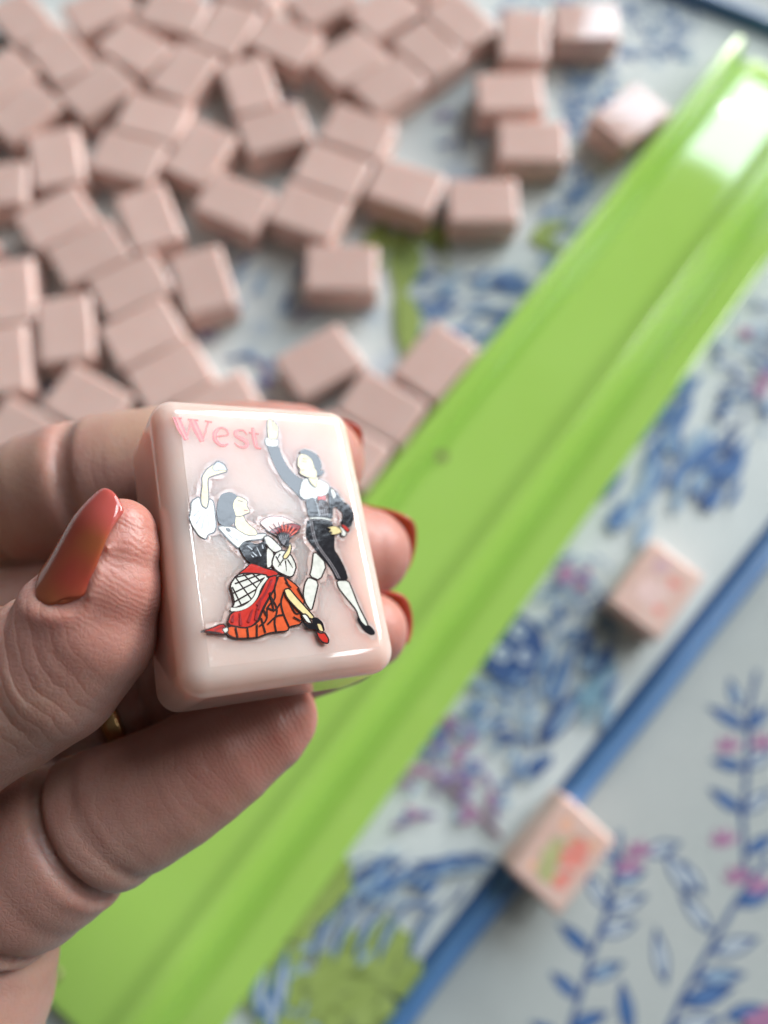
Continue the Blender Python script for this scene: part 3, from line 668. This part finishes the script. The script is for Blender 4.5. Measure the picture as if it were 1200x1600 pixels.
D.poly(ZC, [(848, 615), (900, 605), (960, 680), (1060, 790), (1140, 880), (1100, 895), (1000, 825), (880, 700)], 'cream', LW)
D.poly(ZD, [(288, 848), (340, 845), (395, 935), (345, 930)], 'white', LW)
D.poly(ZD, [(285, 895), (340, 942), (395, 938), (390, 880), (440, 875), (495, 925), (515, 1015), (430, 992), (370, 985), (330, 960)], 'black')
D.poly(ZD, [(432, 930), (478, 938), (502, 1012), (458, 1002)], 'cream', .1)
D.poly(ZD, [(428, 1005), (470, 1025), (510, 1018), (548, 1080), (542, 1122), (490, 1112), (450, 1065)], 'red', LW)
RINGS += list(D.ring)
D.build('printed_woman', held)
# wavy clear resin left round the engraved figures
H = Decal(0); hz = 2e-6; rr_ = random.Random(9)
for q in RINGS:
    for a in range(1):
        c_ = sum(q) / len(q); n_ = len(q); b = len(H.v); hz += 2e-7; ring = q
        for i in range(n_):
            t_ = nrm(q[(i + 1) % n_] - q[i - 1] + 1e-12); s_ = np.array([-t_[1], t_[0]]); w_ = .00028 + .00018 * math.sin(i * 1.3 + len(q)) + .0002 * rr_.random()
            H.v += [(*(q[i] + s_ * w_), -hz), (*(q[i] - s_ * w_), -hz)]
        for i in range(n_): k2 = (i + 1) % n_; H.f.append([b + 2 * i, b + 2 * i + 1, b + 2 * k2 + 1, b + 2 * k2])
lim_x, lim_y = (TW / 2 - TRAD) * MM, (TH / 2 - TRAD) * MM
H.v = [(max(-lim_x, min(lim_x, x)), max(-lim_y, min(lim_y, y)), z) for x, y, z in H.v]
mesh_obj('engraved_edge', H.v, H.f, M_resin, held)
# --- the word West, drawn with pen-like strokes
D = Decal(1.6e-5)
K = 'letter'
D.stroke(ZA, [(215, 140), (255, 240), (308, 345)], [.75, .78, .5], K, False)
D.stroke(ZA, [(306, 345), (330, 250), (352, 165)], .2, K, False)
D.stroke(ZA, [(362, 158), (405, 255), (455, 362)], [.72, .75, .5], K, False)
D.stroke(ZA, [(455, 362), (485, 270), (512, 175)], .2, K, False)
D.stroke(ZA, [(175, 136), (265, 142)], .2, K); D.stroke(ZA, [(318, 152), (420, 162)], .2, K); D.stroke(ZA, [(478, 168), (548, 180)], .2, K)
D.stroke(ZA, [(572, 318), (640, 308), (705, 300), (690, 255), (645, 228), (600, 240), (568, 290), (575, 350), (620, 395), (665, 402), (700, 380)], [.18, .18, .2, .3, .22, .3, .5, .5, .42, .3, .15], K)
D.stroke(ZA, [(872, 300), (850, 262), (805, 250), (762, 268), (770, 310), (820, 335), (868, 360), (880, 395), (850, 418), (800, 412), (755, 372)], [.16, .25, .22, .38, .45, .5, .5, .42, .3, .25, .15], K)
D.stroke(ZA, [(925, 232), (938, 300), (950, 380), (965, 420), (1010, 430)], [.3, .5, .5, .4, .15], K); D.stroke(ZA, [(890, 278), (985, 292)], .2, K)
for q_, w_ in list(D.log): D.stroke_uv(q_, [x * .32 for x in w_], 'pinkred')
D.build('lettering', held)
# light inner strokes down the middle of the letters

# ---------------------------------------------------------------- the hand (distance field of tapered limbs -> one skin mesh)
# chains of (photo x, photo y, depth mm, radius mm); positions become world millimetres
CH = {
 'thumb':  [(-330, 1230, 66, 13.5), (-190, 1165, 68, 11.0), (-70, 1112, 70, 9.0), (0, 1082, 70, 8.3), (75, 1048, 69.5, 7.5), (135, 985, 69, 6.8), (166, 920, 68.5, 5.5), (183, 862, 68.5, 4.2), (190, 832, 68.5, 3.3)],
 'index':  [(-420, 930, 92, 10.5), (-250, 885, 94, 9.0), (-100, 832, 95, 8.0), (0, 796, 95, 7.7), (120, 763, 94, 8.9), (250, 738, 94, 8.6), (380, 722, 96, 8.2), (460, 720, 98, 7.8), (492, 722, 99, 6.9)],
 'middle': [(-420, 1010, 92, 10.5), (-240, 985, 95, 9.0), (-90, 968, 97, 8.3), (40, 960, 97, 8.3), (180, 935, 97, 8.4), (330, 900, 97, 8.0), (470, 872, 97, 7.5), (545, 866, 97.5, 7.0), (572, 864, 98, 6.2)],
 'ring':   [(-400, 1260, 86, 10.0), (-220, 1230, 88, 8.8), (-40, 1190, 90, 8.2), (110, 1140, 91, 7.9), (250, 1085, 92, 7.8), (400, 1030, 92, 7.2), (530, 996, 92, 6.3), (577, 986, 92.5, 5.0)],
 'pinky':  [(-330, 1500, 82, 12.5), (-150, 1435, 80, 11.4), (-10, 1375, 80, 10.2), (75, 1328, 80, 9.2), (170, 1278, 80, 8.0), (270, 1228, 81, 7.2), (350, 1175, 82.5, 6.6), (410, 1136, 84, 5.7), (432, 1122, 84.5, 4.9)],
 'heel':   [(-30, 1482, 82, 8.5), (-130, 1600, 80, 13.5), (-300, 1760, 78, 17.0), (-520, 1960, 76, 20.0)],
 'palm':   [(-420, 960, 90, 12.0), (-440, 1150, 86, 14.0), (-420, 1330, 82, 15.5), (-430, 1560, 78, 18.0)],
 'wrist':  [(-330, 1230, 66, 13.0), (-480, 1500, 72, 18.0), (-620, 1850, 74, 20.0), (-800, 2150, 74, 21.0)],
}
def densify(ch, step=3.0):
    P_ = [np.append(px3(x, y, z), r) for x, y, z, r in ch]; out = []
    for i in range(len(P_) - 1):
        p0, p1, p2, p3 = P_[max(0, i - 1)], P_[i], P_[i + 1], P_[min(len(P_) - 1, i + 2)]
        n = max(1, int(np.linalg.norm(p2[:3] - p1[:3]) / step))
        for k in range(n):
            t = k / n; out.append(.5 * ((2 * p1) + (-p0 + p2) * t + (2 * p0 - 5 * p1 + 4 * p2 - p3) * t * t + (-p0 + 3 * p1 - 3 * p2 + p3) * t ** 3))
    out.append(P_[-1]); return np.array(out)
DC = {k: densify(c) for k, c in CH.items()}
VOX = 0.55
allp = np.concatenate(list(DC.values())); lo = (allp[:, :3] - allp[:, 3:4]).min(0) - 3; hi = (allp[:, :3] + allp[:, 3:4]).max(0) + 3
dims = np.ceil((hi - lo) / VOX).astype(int) + 1
gx, gy, gz = [lo[i] + VOX * np.arange(dims[i]) for i in range(3)]
def chain_field(ch):
    F = np.full(dims, 6.0, np.float32)
    for a, b in zip(ch, ch[1:]):
        m_ = max(a[3], b[3]) + 5
        sl = []
        for i, ax in enumerate((gx, gy, gz)):
            l = np.searchsorted(ax, min(a[i], b[i]) - m_); h_ = np.searchsorted(ax, max(a[i], b[i]) + m_); sl.append(slice(l, h_))
        X, Y, Z = gx[sl[0]][:, None, None], gy[sl[1]][None, :, None], gz[sl[2]][None, None, :]
        ba = b[:3] - a[:3]; L2 = ba @ ba
        if L2 < 1e-9: continue
        hh = np.clip(((X - a[0]) * ba[0] + (Y - a[1]) * ba[1] + (Z - a[2]) * ba[2]) / L2, 0, 1)
        d = np.sqrt((X - a[0] - hh * ba[0]) ** 2 + (Y - a[1] - hh * ba[1]) ** 2 + (Z - a[2] - hh * ba[2]) ** 2) - (a[3] + (b[3] - a[3]) * hh)
        F[tuple(sl)] = np.minimum(F[tuple(sl)], d)
    return F
def smin(a, b, k):
    h_ = np.clip(.5 + .5 * (b - a) / k, 0, 1); return b + (a - b) * h_ - k * h_ * (1 - h_)
GX, GY, GZ = gx[:, None, None], gy[None, :, None], gz[None, None, :]
def crease(F, p, n_, depth, width, face=None, reach=14.0):
    """fold line across a finger: plane through p with normal n_, on the side facing 'face'"""
    p, n_ = np.asarray(p, float), nrm(np.asarray(n_, float))
    s_ = (GX - p[0]) * n_[0] + (GY - p[1]) * n_[1] + (GZ - p[2]) * n_[2]
    r2 = (GX - p[0]) ** 2 + (GY - p[1]) ** 2 + (GZ - p[2]) ** 2
    w = np.exp(-(s_ / width) ** 2) * np.clip(1.6 - np.sqrt(r2) / reach, 0, 1)
    if face is not None:
        f_ = nrm(np.asarray(face, float)); w = w * np.clip(.35 + ((GX - p[0]) * f_[0] + (GY - p[1]) * f_[1] + (GZ - p[2]) * f_[2]) / 7.0, 0, 1)
    return F + (depth * w).astype(np.float32)
TOCAM = -R0[:, 2]
def pdir(x0, y0, x1, y1, z): return nrm(px3(x1, y1, z) - px3(x0, y0, z))
FF = {k: chain_field(c) for k, c in DC.items()}
FF['index'] = crease(FF['index'], px3(138, 750, 94), pdir(130, 758, 250, 735, 94), 1.0, .9, TOCAM)
FF['index'] = crease(FF['index'], px3(152, 750, 94), pdir(130, 758, 250, 735, 94), .5, .6, TOCAM)
FF['index'] = crease(FF['index'], px3(20, 780, 95), pdir(10, 778, 130, 758, 94), .5, .8, TOCAM)
pn = pdir(40, 1350, 170, 1262, 80)
FF['pinky'] = crease(FF['pinky'], px3(140, 1300, 80), pn, 1.7, .75, None, 16)
FF['pinky'] = crease(FF['pinky'], px3(185, 1268, 80), pn, .35, .6, TOCAM)
FF['pinky'] = crease(FF['pinky'], px3(30, 1405, 80), pdir(40, 1370, 150, 1270, 80), .9, .7, None, 14)
FF['ring'] = crease(FF['ring'], px3(255, 1083, 92), pdir(110, 1140, 250, 1085, 92), .6, .7, TOCAM)
tn = pdir(-40, 1100, 75, 1048, 69.5)
for k_, (x_, y_, dp) in enumerate([(8, 1075, .45), (26, 1064, .4), (44, 1056, .35), (-14, 1085, .4), (62, 1046, .25)]):
    FF['thumb'] = crease(FF['thumb'], px3(x_, y_ - 40, 68), nrm(tn + R0[:, 1] * .25 * (k_ % 3 - 1)), dp, .38, nrm(TOCAM * .6 - R0[:, 1] * .8), 9)
F = FF['palm']; F = smin(F, FF['heel'], 6.0); F = smin(F, FF['wrist'], 6.0)
fing = FF['index']
for k_ in ('middle', 'ring', 'pinky'): fing = smin(fing, FF[k_], 0.7)
# fingers melt into the palm only near their roots
F = smin(F, fing, 1.6); F = smin(F, FF['thumb'], 0.9)
# fold between little finger and heel of the hand
F = crease(F, px3(38, 1440, 82), nrm(px3(100, 1390, 82) - px3(20, 1480, 82)), 1.3, .7, None, 13)
# never let flesh enter the held tile
Tc = RW.T; 
def tile_sdf():
    q = [(GX - CW[0]) * RW[0, i] + (GY - CW[1]) * RW[1, i] + (GZ - CW[2]) * RW[2, i] for i in range(3)]
    r_ = TRAD; ax = np.abs(q[0]) - (TW / 2 - r_); ay = np.abs(q[1]) - (TH / 2 - r_); az = np.abs(q[2] - TT / 2) - (TT / 2 - r_)
    return np.sqrt(np.maximum(ax, 0) ** 2 + np.maximum(ay, 0) ** 2 + np.maximum(az, 0) ** 2) + np.minimum(np.maximum(np.maximum(ax, ay), az), 0) - r_
TS = tile_sdf().astype(np.float32)
F = np.maximum(F, -(TS - 0.05))
RIGHT, DOWN, FWD = R0[:, 0], R0[:, 1], R0[:, 2]
NAILS = {'thumb': (nrm(-FWD * .84 - RIGHT * .47 - DOWN * .24), 7.6, 3.9, 38, -.1, .92),
         'index': (nrm(FWD * .86 - DOWN * .35 + RIGHT * .3), 8.0, 7.8, 52, .0, .85),
         'middle': (nrm(FWD * .80 - DOWN * .50 + RIGHT * .3), 8.0, 7.6, 54, .0, .85),
         'ring': (nrm(FWD * .80 - DOWN * .3 + RIGHT * .3), 7.0, 6.2, 54, .0, .85),
         'pinky': (nrm(FWD * .95 - DOWN * .1 + RIGHT * .2), 7.0, 5.4, 50, .0, .6)}
def nail_frame(finger):
    dorsal, back, over, half, lift, tipn = NAILS[finger]; ch = DC[finger]; pts = ch[:, :3]; tip = pts[-1]
    S = np.concatenate([[0], np.cumsum(np.linalg.norm(np.diff(pts, axis=0), axis=1))])
    base = np.array([np.interp(S[-1] - back, S, pts[:, k]) for k in range(3)]); base_r = float(np.interp(S[-1] - back, S, ch[:, 3]))
    tx = nrm(tip - base); Dd = nrm(dorsal - (dorsal @ tx) * tx); Sd = np.cross(tx, Dd); Lx = float(np.linalg.norm(tip - base))
    return base, tx, Dd, Sd, Lx, base_r, float(ch[-1, 3]), 1 + over / Lx
def nail_half(w_, half, tipn):
    hf = half * (1 - max(0, (w_ - .72) / .28) ** 2.4 * (1 - tipn))
    return hf * (1 - (1 - w_ / .16) ** 2 * .45) if w_ < .16 else hf
# the thumb nail lies in a shallow bed with a fold of skin round it
base_, tx_, Dd_, Sd_, Lx_, br_, trr_, um_ = nail_frame('thumb'); lf_, hf_ = NAILS['thumb'][4], NAILS['thumb'][3]
QX, QY, QZ = GX - base_[0], GY - base_[1], GZ - base_[2]
uu = (QX * tx_[0] + QY * tx_[1] + QZ * tx_[2]) / Lx_; da = QX * Dd_[0] + QY * Dd_[1] + QZ * Dd_[2]; sa_ = QX * Sd_[0] + QY * Sd_[1] + QZ * Sd_[2]
an_ = np.degrees(np.arctan2(sa_, da)); rho = np.sqrt(da ** 2 + sa_ ** 2); rn_ = br_ + (trr_ + .5 - br_) * np.clip(uu / um_, 0, 1) + lf_
edge = np.maximum(np.abs(an_) / hf_ - 1, np.maximum(.16 * (an_ / hf_) ** 2 - uu, uu - um_))       # < 0 inside the plate's outline
ins = np.clip(-edge / .04, 0, 1); fold = np.exp(-((edge - .10) / .11) ** 2) * (edge > -.02) * (uu < .95) * (rho < 11)
F = F - (.38 * fold).astype(np.float32)
F = np.where(rho < 12, np.maximum(F, (rho - (rn_ - .05)) * ins - (1 - ins) * 6), F)
def surface_nets(F):
    s_ = F < 0
    c = [s_[i:dims[0] - 1 + i, j:dims[1] - 1 + j, k:dims[2] - 1 + k] for i in (0, 1) for j in (0, 1) for k in (0, 1)]
    n_in = sum(x.astype(np.int8) for x in c); act = (n_in > 0) & (n_in < 8)
    idx = -np.ones(act.shape, np.int64); I = np.argwhere(act); idx[act] = np.arange(len(I))
    pos = np.zeros((len(I), 3)); cnt = np.zeros(len(I))
    offs = [(i, j, k) for i in (0, 1) for j in (0, 1) for k in (0, 1)]
    for a in range(8):
        for b in range(a + 1, 8):
            oa, ob = np.array(offs[a]), np.array(offs[b])
            if abs(oa - ob).sum() != 1: continue
            va = F[I[:, 0] + oa[0], I[:, 1] + oa[1], I[:, 2] + oa[2]]; vb = F[I[:, 0] + ob[0], I[:, 1] + ob[1], I[:, 2] + ob[2]]
            cr = (va < 0) != (vb < 0); t = np.where(cr, va / np.where(cr, va - vb, 1), 0)
            pos += np.where(cr[:, None], oa + (ob - oa) * t[:, None], 0); cnt += cr
    pos = pos / cnt[:, None] + I
    quads = []
    for ax in range(3):
        e1_ = [0, 0, 0]; e1_[ax] = 1
        A_ = s_[:-1, :, :] if ax == 0 else s_[:, :-1, :] if ax == 1 else s_[:, :, :-1]
        B_ = s_[1:, :, :] if ax == 0 else s_[:, 1:, :] if ax == 1 else s_[:, :, 1:]
        E_ = np.argwhere(A_ != B_); flip = A_[tuple(E_.T)]
        o1, o2 = [(1, 2), (2, 0), (0, 1)][ax]
        ok = (E_[:, o1] > 0) & (E_[:, o2] > 0) & (E_[:, o1] < dims[o1] - 1) & (E_[:, o2] < dims[o2] - 1); E_, flip = E_[ok], flip[ok]
        def at(d1, d2):
            q = E_.copy(); q[:, o1] += d1; q[:, o2] += d2; return idx[tuple(q.T)]
        qd = np.stack([at(-1, -1), at(0, -1), at(0, 0), at(-1, 0)], 1)
        quads.append(np.where(flip[:, None], qd, qd[:, ::-1]))
    return pos * VOX + lo, np.concatenate(quads)
HV, HQ = surface_nets(F)
# relax a little so the skin is smooth
def laplace(V, Q_, it, lam):
    E_ = np.concatenate([Q_[:, [0, 1]], Q_[:, [1, 2]], Q_[:, [2, 3]], Q_[:, [3, 0]]]); E_ = np.concatenate([E_, E_[:, ::-1]])
    deg = np.bincount(E_[:, 0], minlength=len(V))[:, None]
    for i in range(it):
        S = np.stack([np.bincount(E_[:, 0], V[E_[:, 1], k], len(V)) for k in range(3)], 1)
        V = V + (lam if i % 2 == 0 else -lam * 1.03) * (S / np.maximum(deg, 1) - V)
    return V
HV = laplace(HV, HQ, 6, .5)

M_skin = material('skin', (0.6, 0.38, 0.3, 1), 0.45, 0.5, 0.85, (1.0, .34, .2), 0.003, ior=1.45)
v = coords(M_skin)
at_r = N(M_skin, 'ShaderNodeAttribute', attribute_name='flush'); at_g = N(M_skin, 'ShaderNodeAttribute', attribute_name='ridge'); at_m = N(M_skin, 'ShaderNodeAttribute', attribute_name='pad')
c1 = mixcol(M_skin, ramp(M_skin, noise(M_skin, v, 130, 5, .6), .32, .7), (0.43, 0.26, 0.215, 1), (0.38, 0.195, 0.16, 1))
c1 = mixcol(M_skin, ramp(M_skin, noise(M_skin, v, 45, 3), .5, .72), c1, (0.43, 0.285, 0.205, 1))
c1 = mixcol(M_skin, at_r.outputs['Fac'], c1, (0.43, 0.175, 0.14, 1))
c1 = mixcol(M_skin, ramp(M_skin, noise(M_skin, v, 1300, 3, .7), .62, .8), c1, (0.33, 0.165, 0.125, 1))
lk(M_skin, c1, bsdf(M_skin).inputs['Base Color'])
vo = N(M_skin, 'ShaderNodeTexVoronoi', feature='DISTANCE_TO_EDGE'); vo.inputs['Scale'].default_value = 1700; 
wv = N(M_skin, 'ShaderNodeVectorMath', operation='ADD'); nz = N(M_skin, 'ShaderNodeTexNoise'); nz.inputs['Scale'].default_value = 700; lk(M_skin, v, nz.inputs['Vector'])
ns = N(M_skin, 'ShaderNodeVectorMath', operation='SCALE'); ns.inputs['Scale'].default_value = .0012; lk(M_skin, nz.outputs['Color'], ns.inputs[0]); lk(M_skin, v, wv.inputs[0]); lk(M_skin, ns.outputs[0], wv.inputs[1]); lk(M_skin, wv.outputs[0], vo.inputs['Vector'])
b1 = bump(M_skin, ramp(M_skin, vo.outputs['Distance'], 0, .25), .20, .00010)
b1 = bump(M_skin, noise(M_skin, v, 420, 4, .6), .13, .0005, b1)
sn = N(M_skin, 'ShaderNodeMath', operation='SINE'); ml = N(M_skin, 'ShaderNodeMath', operation='MULTIPLY'); ml.inputs[1].default_value = 2 * math.pi / 0.42
ad = N(M_skin, 'ShaderNodeMath', operation='MULTIPLY_ADD'); lk(M_skin, noise(M_skin, v, 300, 2), ad.inputs[0]); ad.inputs[1].default_value = 1.6; lk(M_skin, at_g.outputs['Fac'], ad.inputs[2])
lk(M_skin, ad.outputs[0], ml.inputs[0]); lk(M_skin, ml.outputs[0], sn.inputs[0])
mm = N(M_skin, 'ShaderNodeMath', operation='MULTIPLY'); lk(M_skin, sn.outputs[0], mm.inputs[0]); lk(M_skin, at_m.outputs['Fac'], mm.inputs[1])
b1 = bump(M_skin, mm.outputs[0], .22, .00005, b1)
# knuckle folds: sharp valleys along the finger, only round the joints
at_f = N(M_skin, 'ShaderNodeAttribute', attribute_name='fold'); at_k = N(M_skin, 'ShaderNodeAttribute', attribute_name='joint')
fa = N(M_skin, 'ShaderNodeMath', operation='MULTIPLY_ADD'); lk(M_skin, noise(M_skin, v, 160, 3), fa.inputs[0]); fa.inputs[1].default_value = 3.4; lk(M_skin, at_f.outputs['Fac'], fa.inputs[2])
fs_ = N(M_skin, 'ShaderNodeMath', operation='MULTIPLY'); lk(M_skin, fa.outputs[0], fs_.inputs[0]); fs_.inputs[1].default_value = math.pi / 1.35
fq = N(M_skin, 'ShaderNodeMath', operation='SINE'); lk(M_skin, fs_.outputs[0], fq.inputs[0])
fb = N(M_skin, 'ShaderNodeMath', operation='ABSOLUTE'); lk(M_skin, fq.outputs[0], fb.inputs[0])
fp = N(M_skin, 'ShaderNodeMath', operation='POWER'); lk(M_skin, fb.outputs[0], fp.inputs[0]); fp.inputs[1].default_value = .45
fm_ = N(M_skin, 'ShaderNodeMath', operation='MULTIPLY'); lk(M_skin, fp.outputs[0], fm_.inputs[0]); lk(M_skin, at_k.outputs['Fac'], fm_.inputs[1])
b1 = bump(M_skin, fm_.outputs[0], .75, .0006, b1)
lk(M_skin, b1, bsdf(M_skin).inputs['Normal'])
r_ = ramp(M_skin, noise(M_skin, v, 500, 3), .3, .7); r_.node.inputs[3].default_value = .32; r_.node.inputs[4].default_value = .5; lk(M_skin, r_, bsdf(M_skin).inputs['Roughness'])

flush = np.zeros(len(HV)); ridge = np.zeros(len(HV)); pad = np.zeros(len(HV))
TIPS = {}
PADN = {k_: (-R0[:, 2] if k_ != 'thumb' else nrm(R0[:, 0] * .9 - R0[:, 2] * .3 + R0[:, 1] * .2)) for k_ in CH}
for k_ in ('thumb', 'index', 'middle', 'ring', 'pinky'):
    ch = DC[k_]; tip = ch[-1, :3]; back = ch[-5, :3]; t_ = nrm(tip - back); TIPS[k_] = (tip, t_, ch)
    d_ = np.linalg.norm(HV - tip, axis=1); fl = np.clip(1.25 - d_ / 16, 0, 1); flush = np.maximum(flush, fl * .8)
    near = d_ < 17; rel = HV - tip; s_ = rel @ t_; lat = np.linalg.norm(rel - s_[:, None] * t_, axis=1)
    ridge = np.where(near, s_ + .05 * lat ** 2, ridge); pad = np.where(near, np.clip((13 - d_) / 6, 0, 1) * np.clip(.5 + (rel @ PADN[k_]) / 5, 0, 1), pad)
fold = np.zeros(len(HV)); joint = np.zeros(len(HV))
for pt, nn, fc, rad, amt in ((px3(15, 1040, 66), tn, nrm(TOCAM * .6 - R0[:, 1] * .8), 10, .27), (px3(145, 755, 88), pdir(130, 758, 250, 735, 94), TOCAM, 6, .12),
                             (px3(150, 1300, 74), pn, TOCAM, 6, .10), (px3(300, 1215, 76), pn, TOCAM, 8, .08)):
    rel = HV - pt; d_ = np.linalg.norm(rel, axis=1); m_ = np.clip(1 - d_ / rad, 0, 1) ** .7 * amt; sel = m_ > joint
    fold = np.where(sel, rel @ nn, fold); joint = np.maximum(joint, m_)
hand = mesh_obj('hand', HV * MM, HQ.tolist(), M_skin, None, True)
for nm, ar in (('flush', flush), ('ridge', ridge), ('pad', pad), ('fold', fold), ('joint', joint)):
    a_ = hand.data.attributes.new(nm, 'FLOAT', 'POINT'); a_.data.foreach_set('value', ar.astype(np.float32))
sb = hand.modifiers.new('subdivision', 'SUBSURF'); sb.levels = 1; sb.render_levels = 1
tag(hand, 'left hand with coral nail polish holding the polished tile by its sides', 'hand')

# nails
M_nail = material('coral_nail_polish', (0.60, 0.15, 0.10, 1), 0.10, 0.5, 0.35, (1, .3, .2), .001, coat=.6)
v = coords(M_nail)
nc = mixcol(M_nail, ramp(M_nail, noise(M_nail, v, 150, 3), .35, .65), (0.42, 0.065, 0.045, 1), (0.40, 0.12, 0.045, 1))
al = N(M_nail, 'ShaderNodeAttribute', attribute_name='along')
lk(M_nail, mixcol(M_nail, ramp(M_nail, al.outputs['Fac'], .62, .85), nc, (0.54, 0.115, 0.10, 1)), bsdf(M_nail).inputs['Base Color'])
lk(M_nail, bump(M_nail, noise(M_nail, v, 300, 2), .1, .0003), bsdf(M_nail).inputs['Normal'])
nt = M_nail.node_tree; tr = nt.nodes.new('ShaderNodeBsdfTranslucent'); tr.inputs[0].default_value = (0.78, 0.33, 0.18, 1)
mx = nt.nodes.new('ShaderNodeMixShader'); mx.inputs[0].default_value = .28; nt.links.new(bsdf(M_nail).outputs[0], mx.inputs[1]); nt.links.new(tr.outputs[0], mx.inputs[2])
nt.links.new(mx.outputs[0], nt.nodes['Material Output'].inputs['Surface'])
def fsample(p):
    q = (p - lo) / VOX; i = np.floor(q).astype(int); f_ = q - i; i = np.clip(i, 0, dims - 2); r = 0.0
    for a in (0, 1):
        for b in (0, 1):
            for c in (0, 1): r += F[i[0] + a, i[1] + b, i[2] + c] * (f_[0] if a else 1 - f_[0]) * (f_[1] if b else 1 - f_[1]) * (f_[2] if c else 1 - f_[2])
    return float(r)
def nail(finger):
    half, lift, tipn = NAILS[finger][3:]; base_p, tx, Dd, Sd, Lx, base_r, tip_r, umax = nail_frame(finger)
    nu, nv = 22, 15; vs_, fs = [], []
    for i in range(nu):
        u = umax * i / (nu - 1); w_ = u / umax
        ax = base_p + tx * Lx * u; rr = base_r + (tip_r - base_r) * min(u, 1.0) + lift if finger != 'thumb' else base_r + (tip_r + .5 - base_r) * w_ + lift
        if u > 1: ax = ax - Dd * .06 * ((u - 1) * Lx) ** 2          # bends towards the pad past the fingertip
        hf = nail_half(w_, half, tipn)
        for j in range(nv):
            f_ = (2 * j / (nv - 1) - 1); an = math.radians(hf) * f_; sh = 0
            if w_ < .3: sh = (1 - w_ / .3) * .16 * Lx * (f_ ** 2)
            if w_ > .6: sh = -((w_ - .6) / .4) * .20 * Lx * (abs(f_) ** 2.2)
            p = ax + tx * sh + rr * (math.cos(an) * Dd + math.sin(an) * Sd)
            if finger != 'thumb' and u < 1.25:
                for _ in range(5):
                    fv = fsample(p)
                    if fv < .18 or (u < .9 and fv > .18): p = p + nrm(p - ax) * (.18 - fv) * .8
            vs_.append(p * MM)
    for i in range(nu - 1):
        for j in range(nv - 1): fs.append([i * nv + j, (i + 1) * nv + j, (i + 1) * nv + j + 1, i * nv + j + 1])
    o = mesh_obj('fingernail', vs_, fs, M_nail, hand, True)
    a_ = o.data.attributes.new('along', 'FLOAT', 'POINT'); a_.data.foreach_set('value', np.repeat(np.arange(nu) / (nu - 1), nv).astype(np.float32))
    so = o.modifiers.new('thickness', 'SOLIDIFY'); so.thickness = .0005; so.offset = 0
    s2 = o.modifiers.new('smooth', 'SUBSURF'); s2.levels = 1; s2.render_levels = 1
    return o
for k_ in NAILS: nail(k_)

# ring on the ring finger
M_gold = material('gold', (0.48, 0.31, 0.14, 1), 0.3, 0.5); bsdf(M_gold).inputs['Metallic'].default_value = 1
lk(M_gold, bump(M_gold, noise(M_gold, coords(M_gold), 900, 3), .15, .0002), bsdf(M_gold).inputs['Normal'])
rc = DC['ring']; tgt = px3(212, 1108, 91.5); k_ = int(np.argmin(np.linalg.norm(rc[:, :3] - tgt, axis=1))); t_ = nrm(rc[k_ + 1, :3] - rc[k_ - 1, :3])
bx_ = nrm(np.cross(t_, [0, 0, 1])); by_ = np.cross(t_, bx_); rr = rc[k_, 3] + .15; vs_, fs = [], []
pr_ = [(-1.1, -.4), (-1.15, .35), (-.7, .75), (0, .85), (.7, .75), (1.15, .35), (1.1, -.4)]
for i in range(48):
    an = 2 * math.pi * i / 48
    for (s_, h_) in pr_: vs_.append((rc[k_, :3] + t_ * s_ + (rr + h_) * (math.cos(an) * bx_ + math.sin(an) * by_)) * MM)
n_ = len(pr_)
for i in range(48):
    for j in range(n_): fs.append([i * n_ + j, i * n_ + (j + 1) % n_, ((i + 1) % 48) * n_ + (j + 1) % n_, ((i + 1) % 48) * n_ + j])
tag(mesh_obj('finger_ring', vs_, fs, M_gold, None, True), 'plain gold band worn on the ring finger', 'ring')
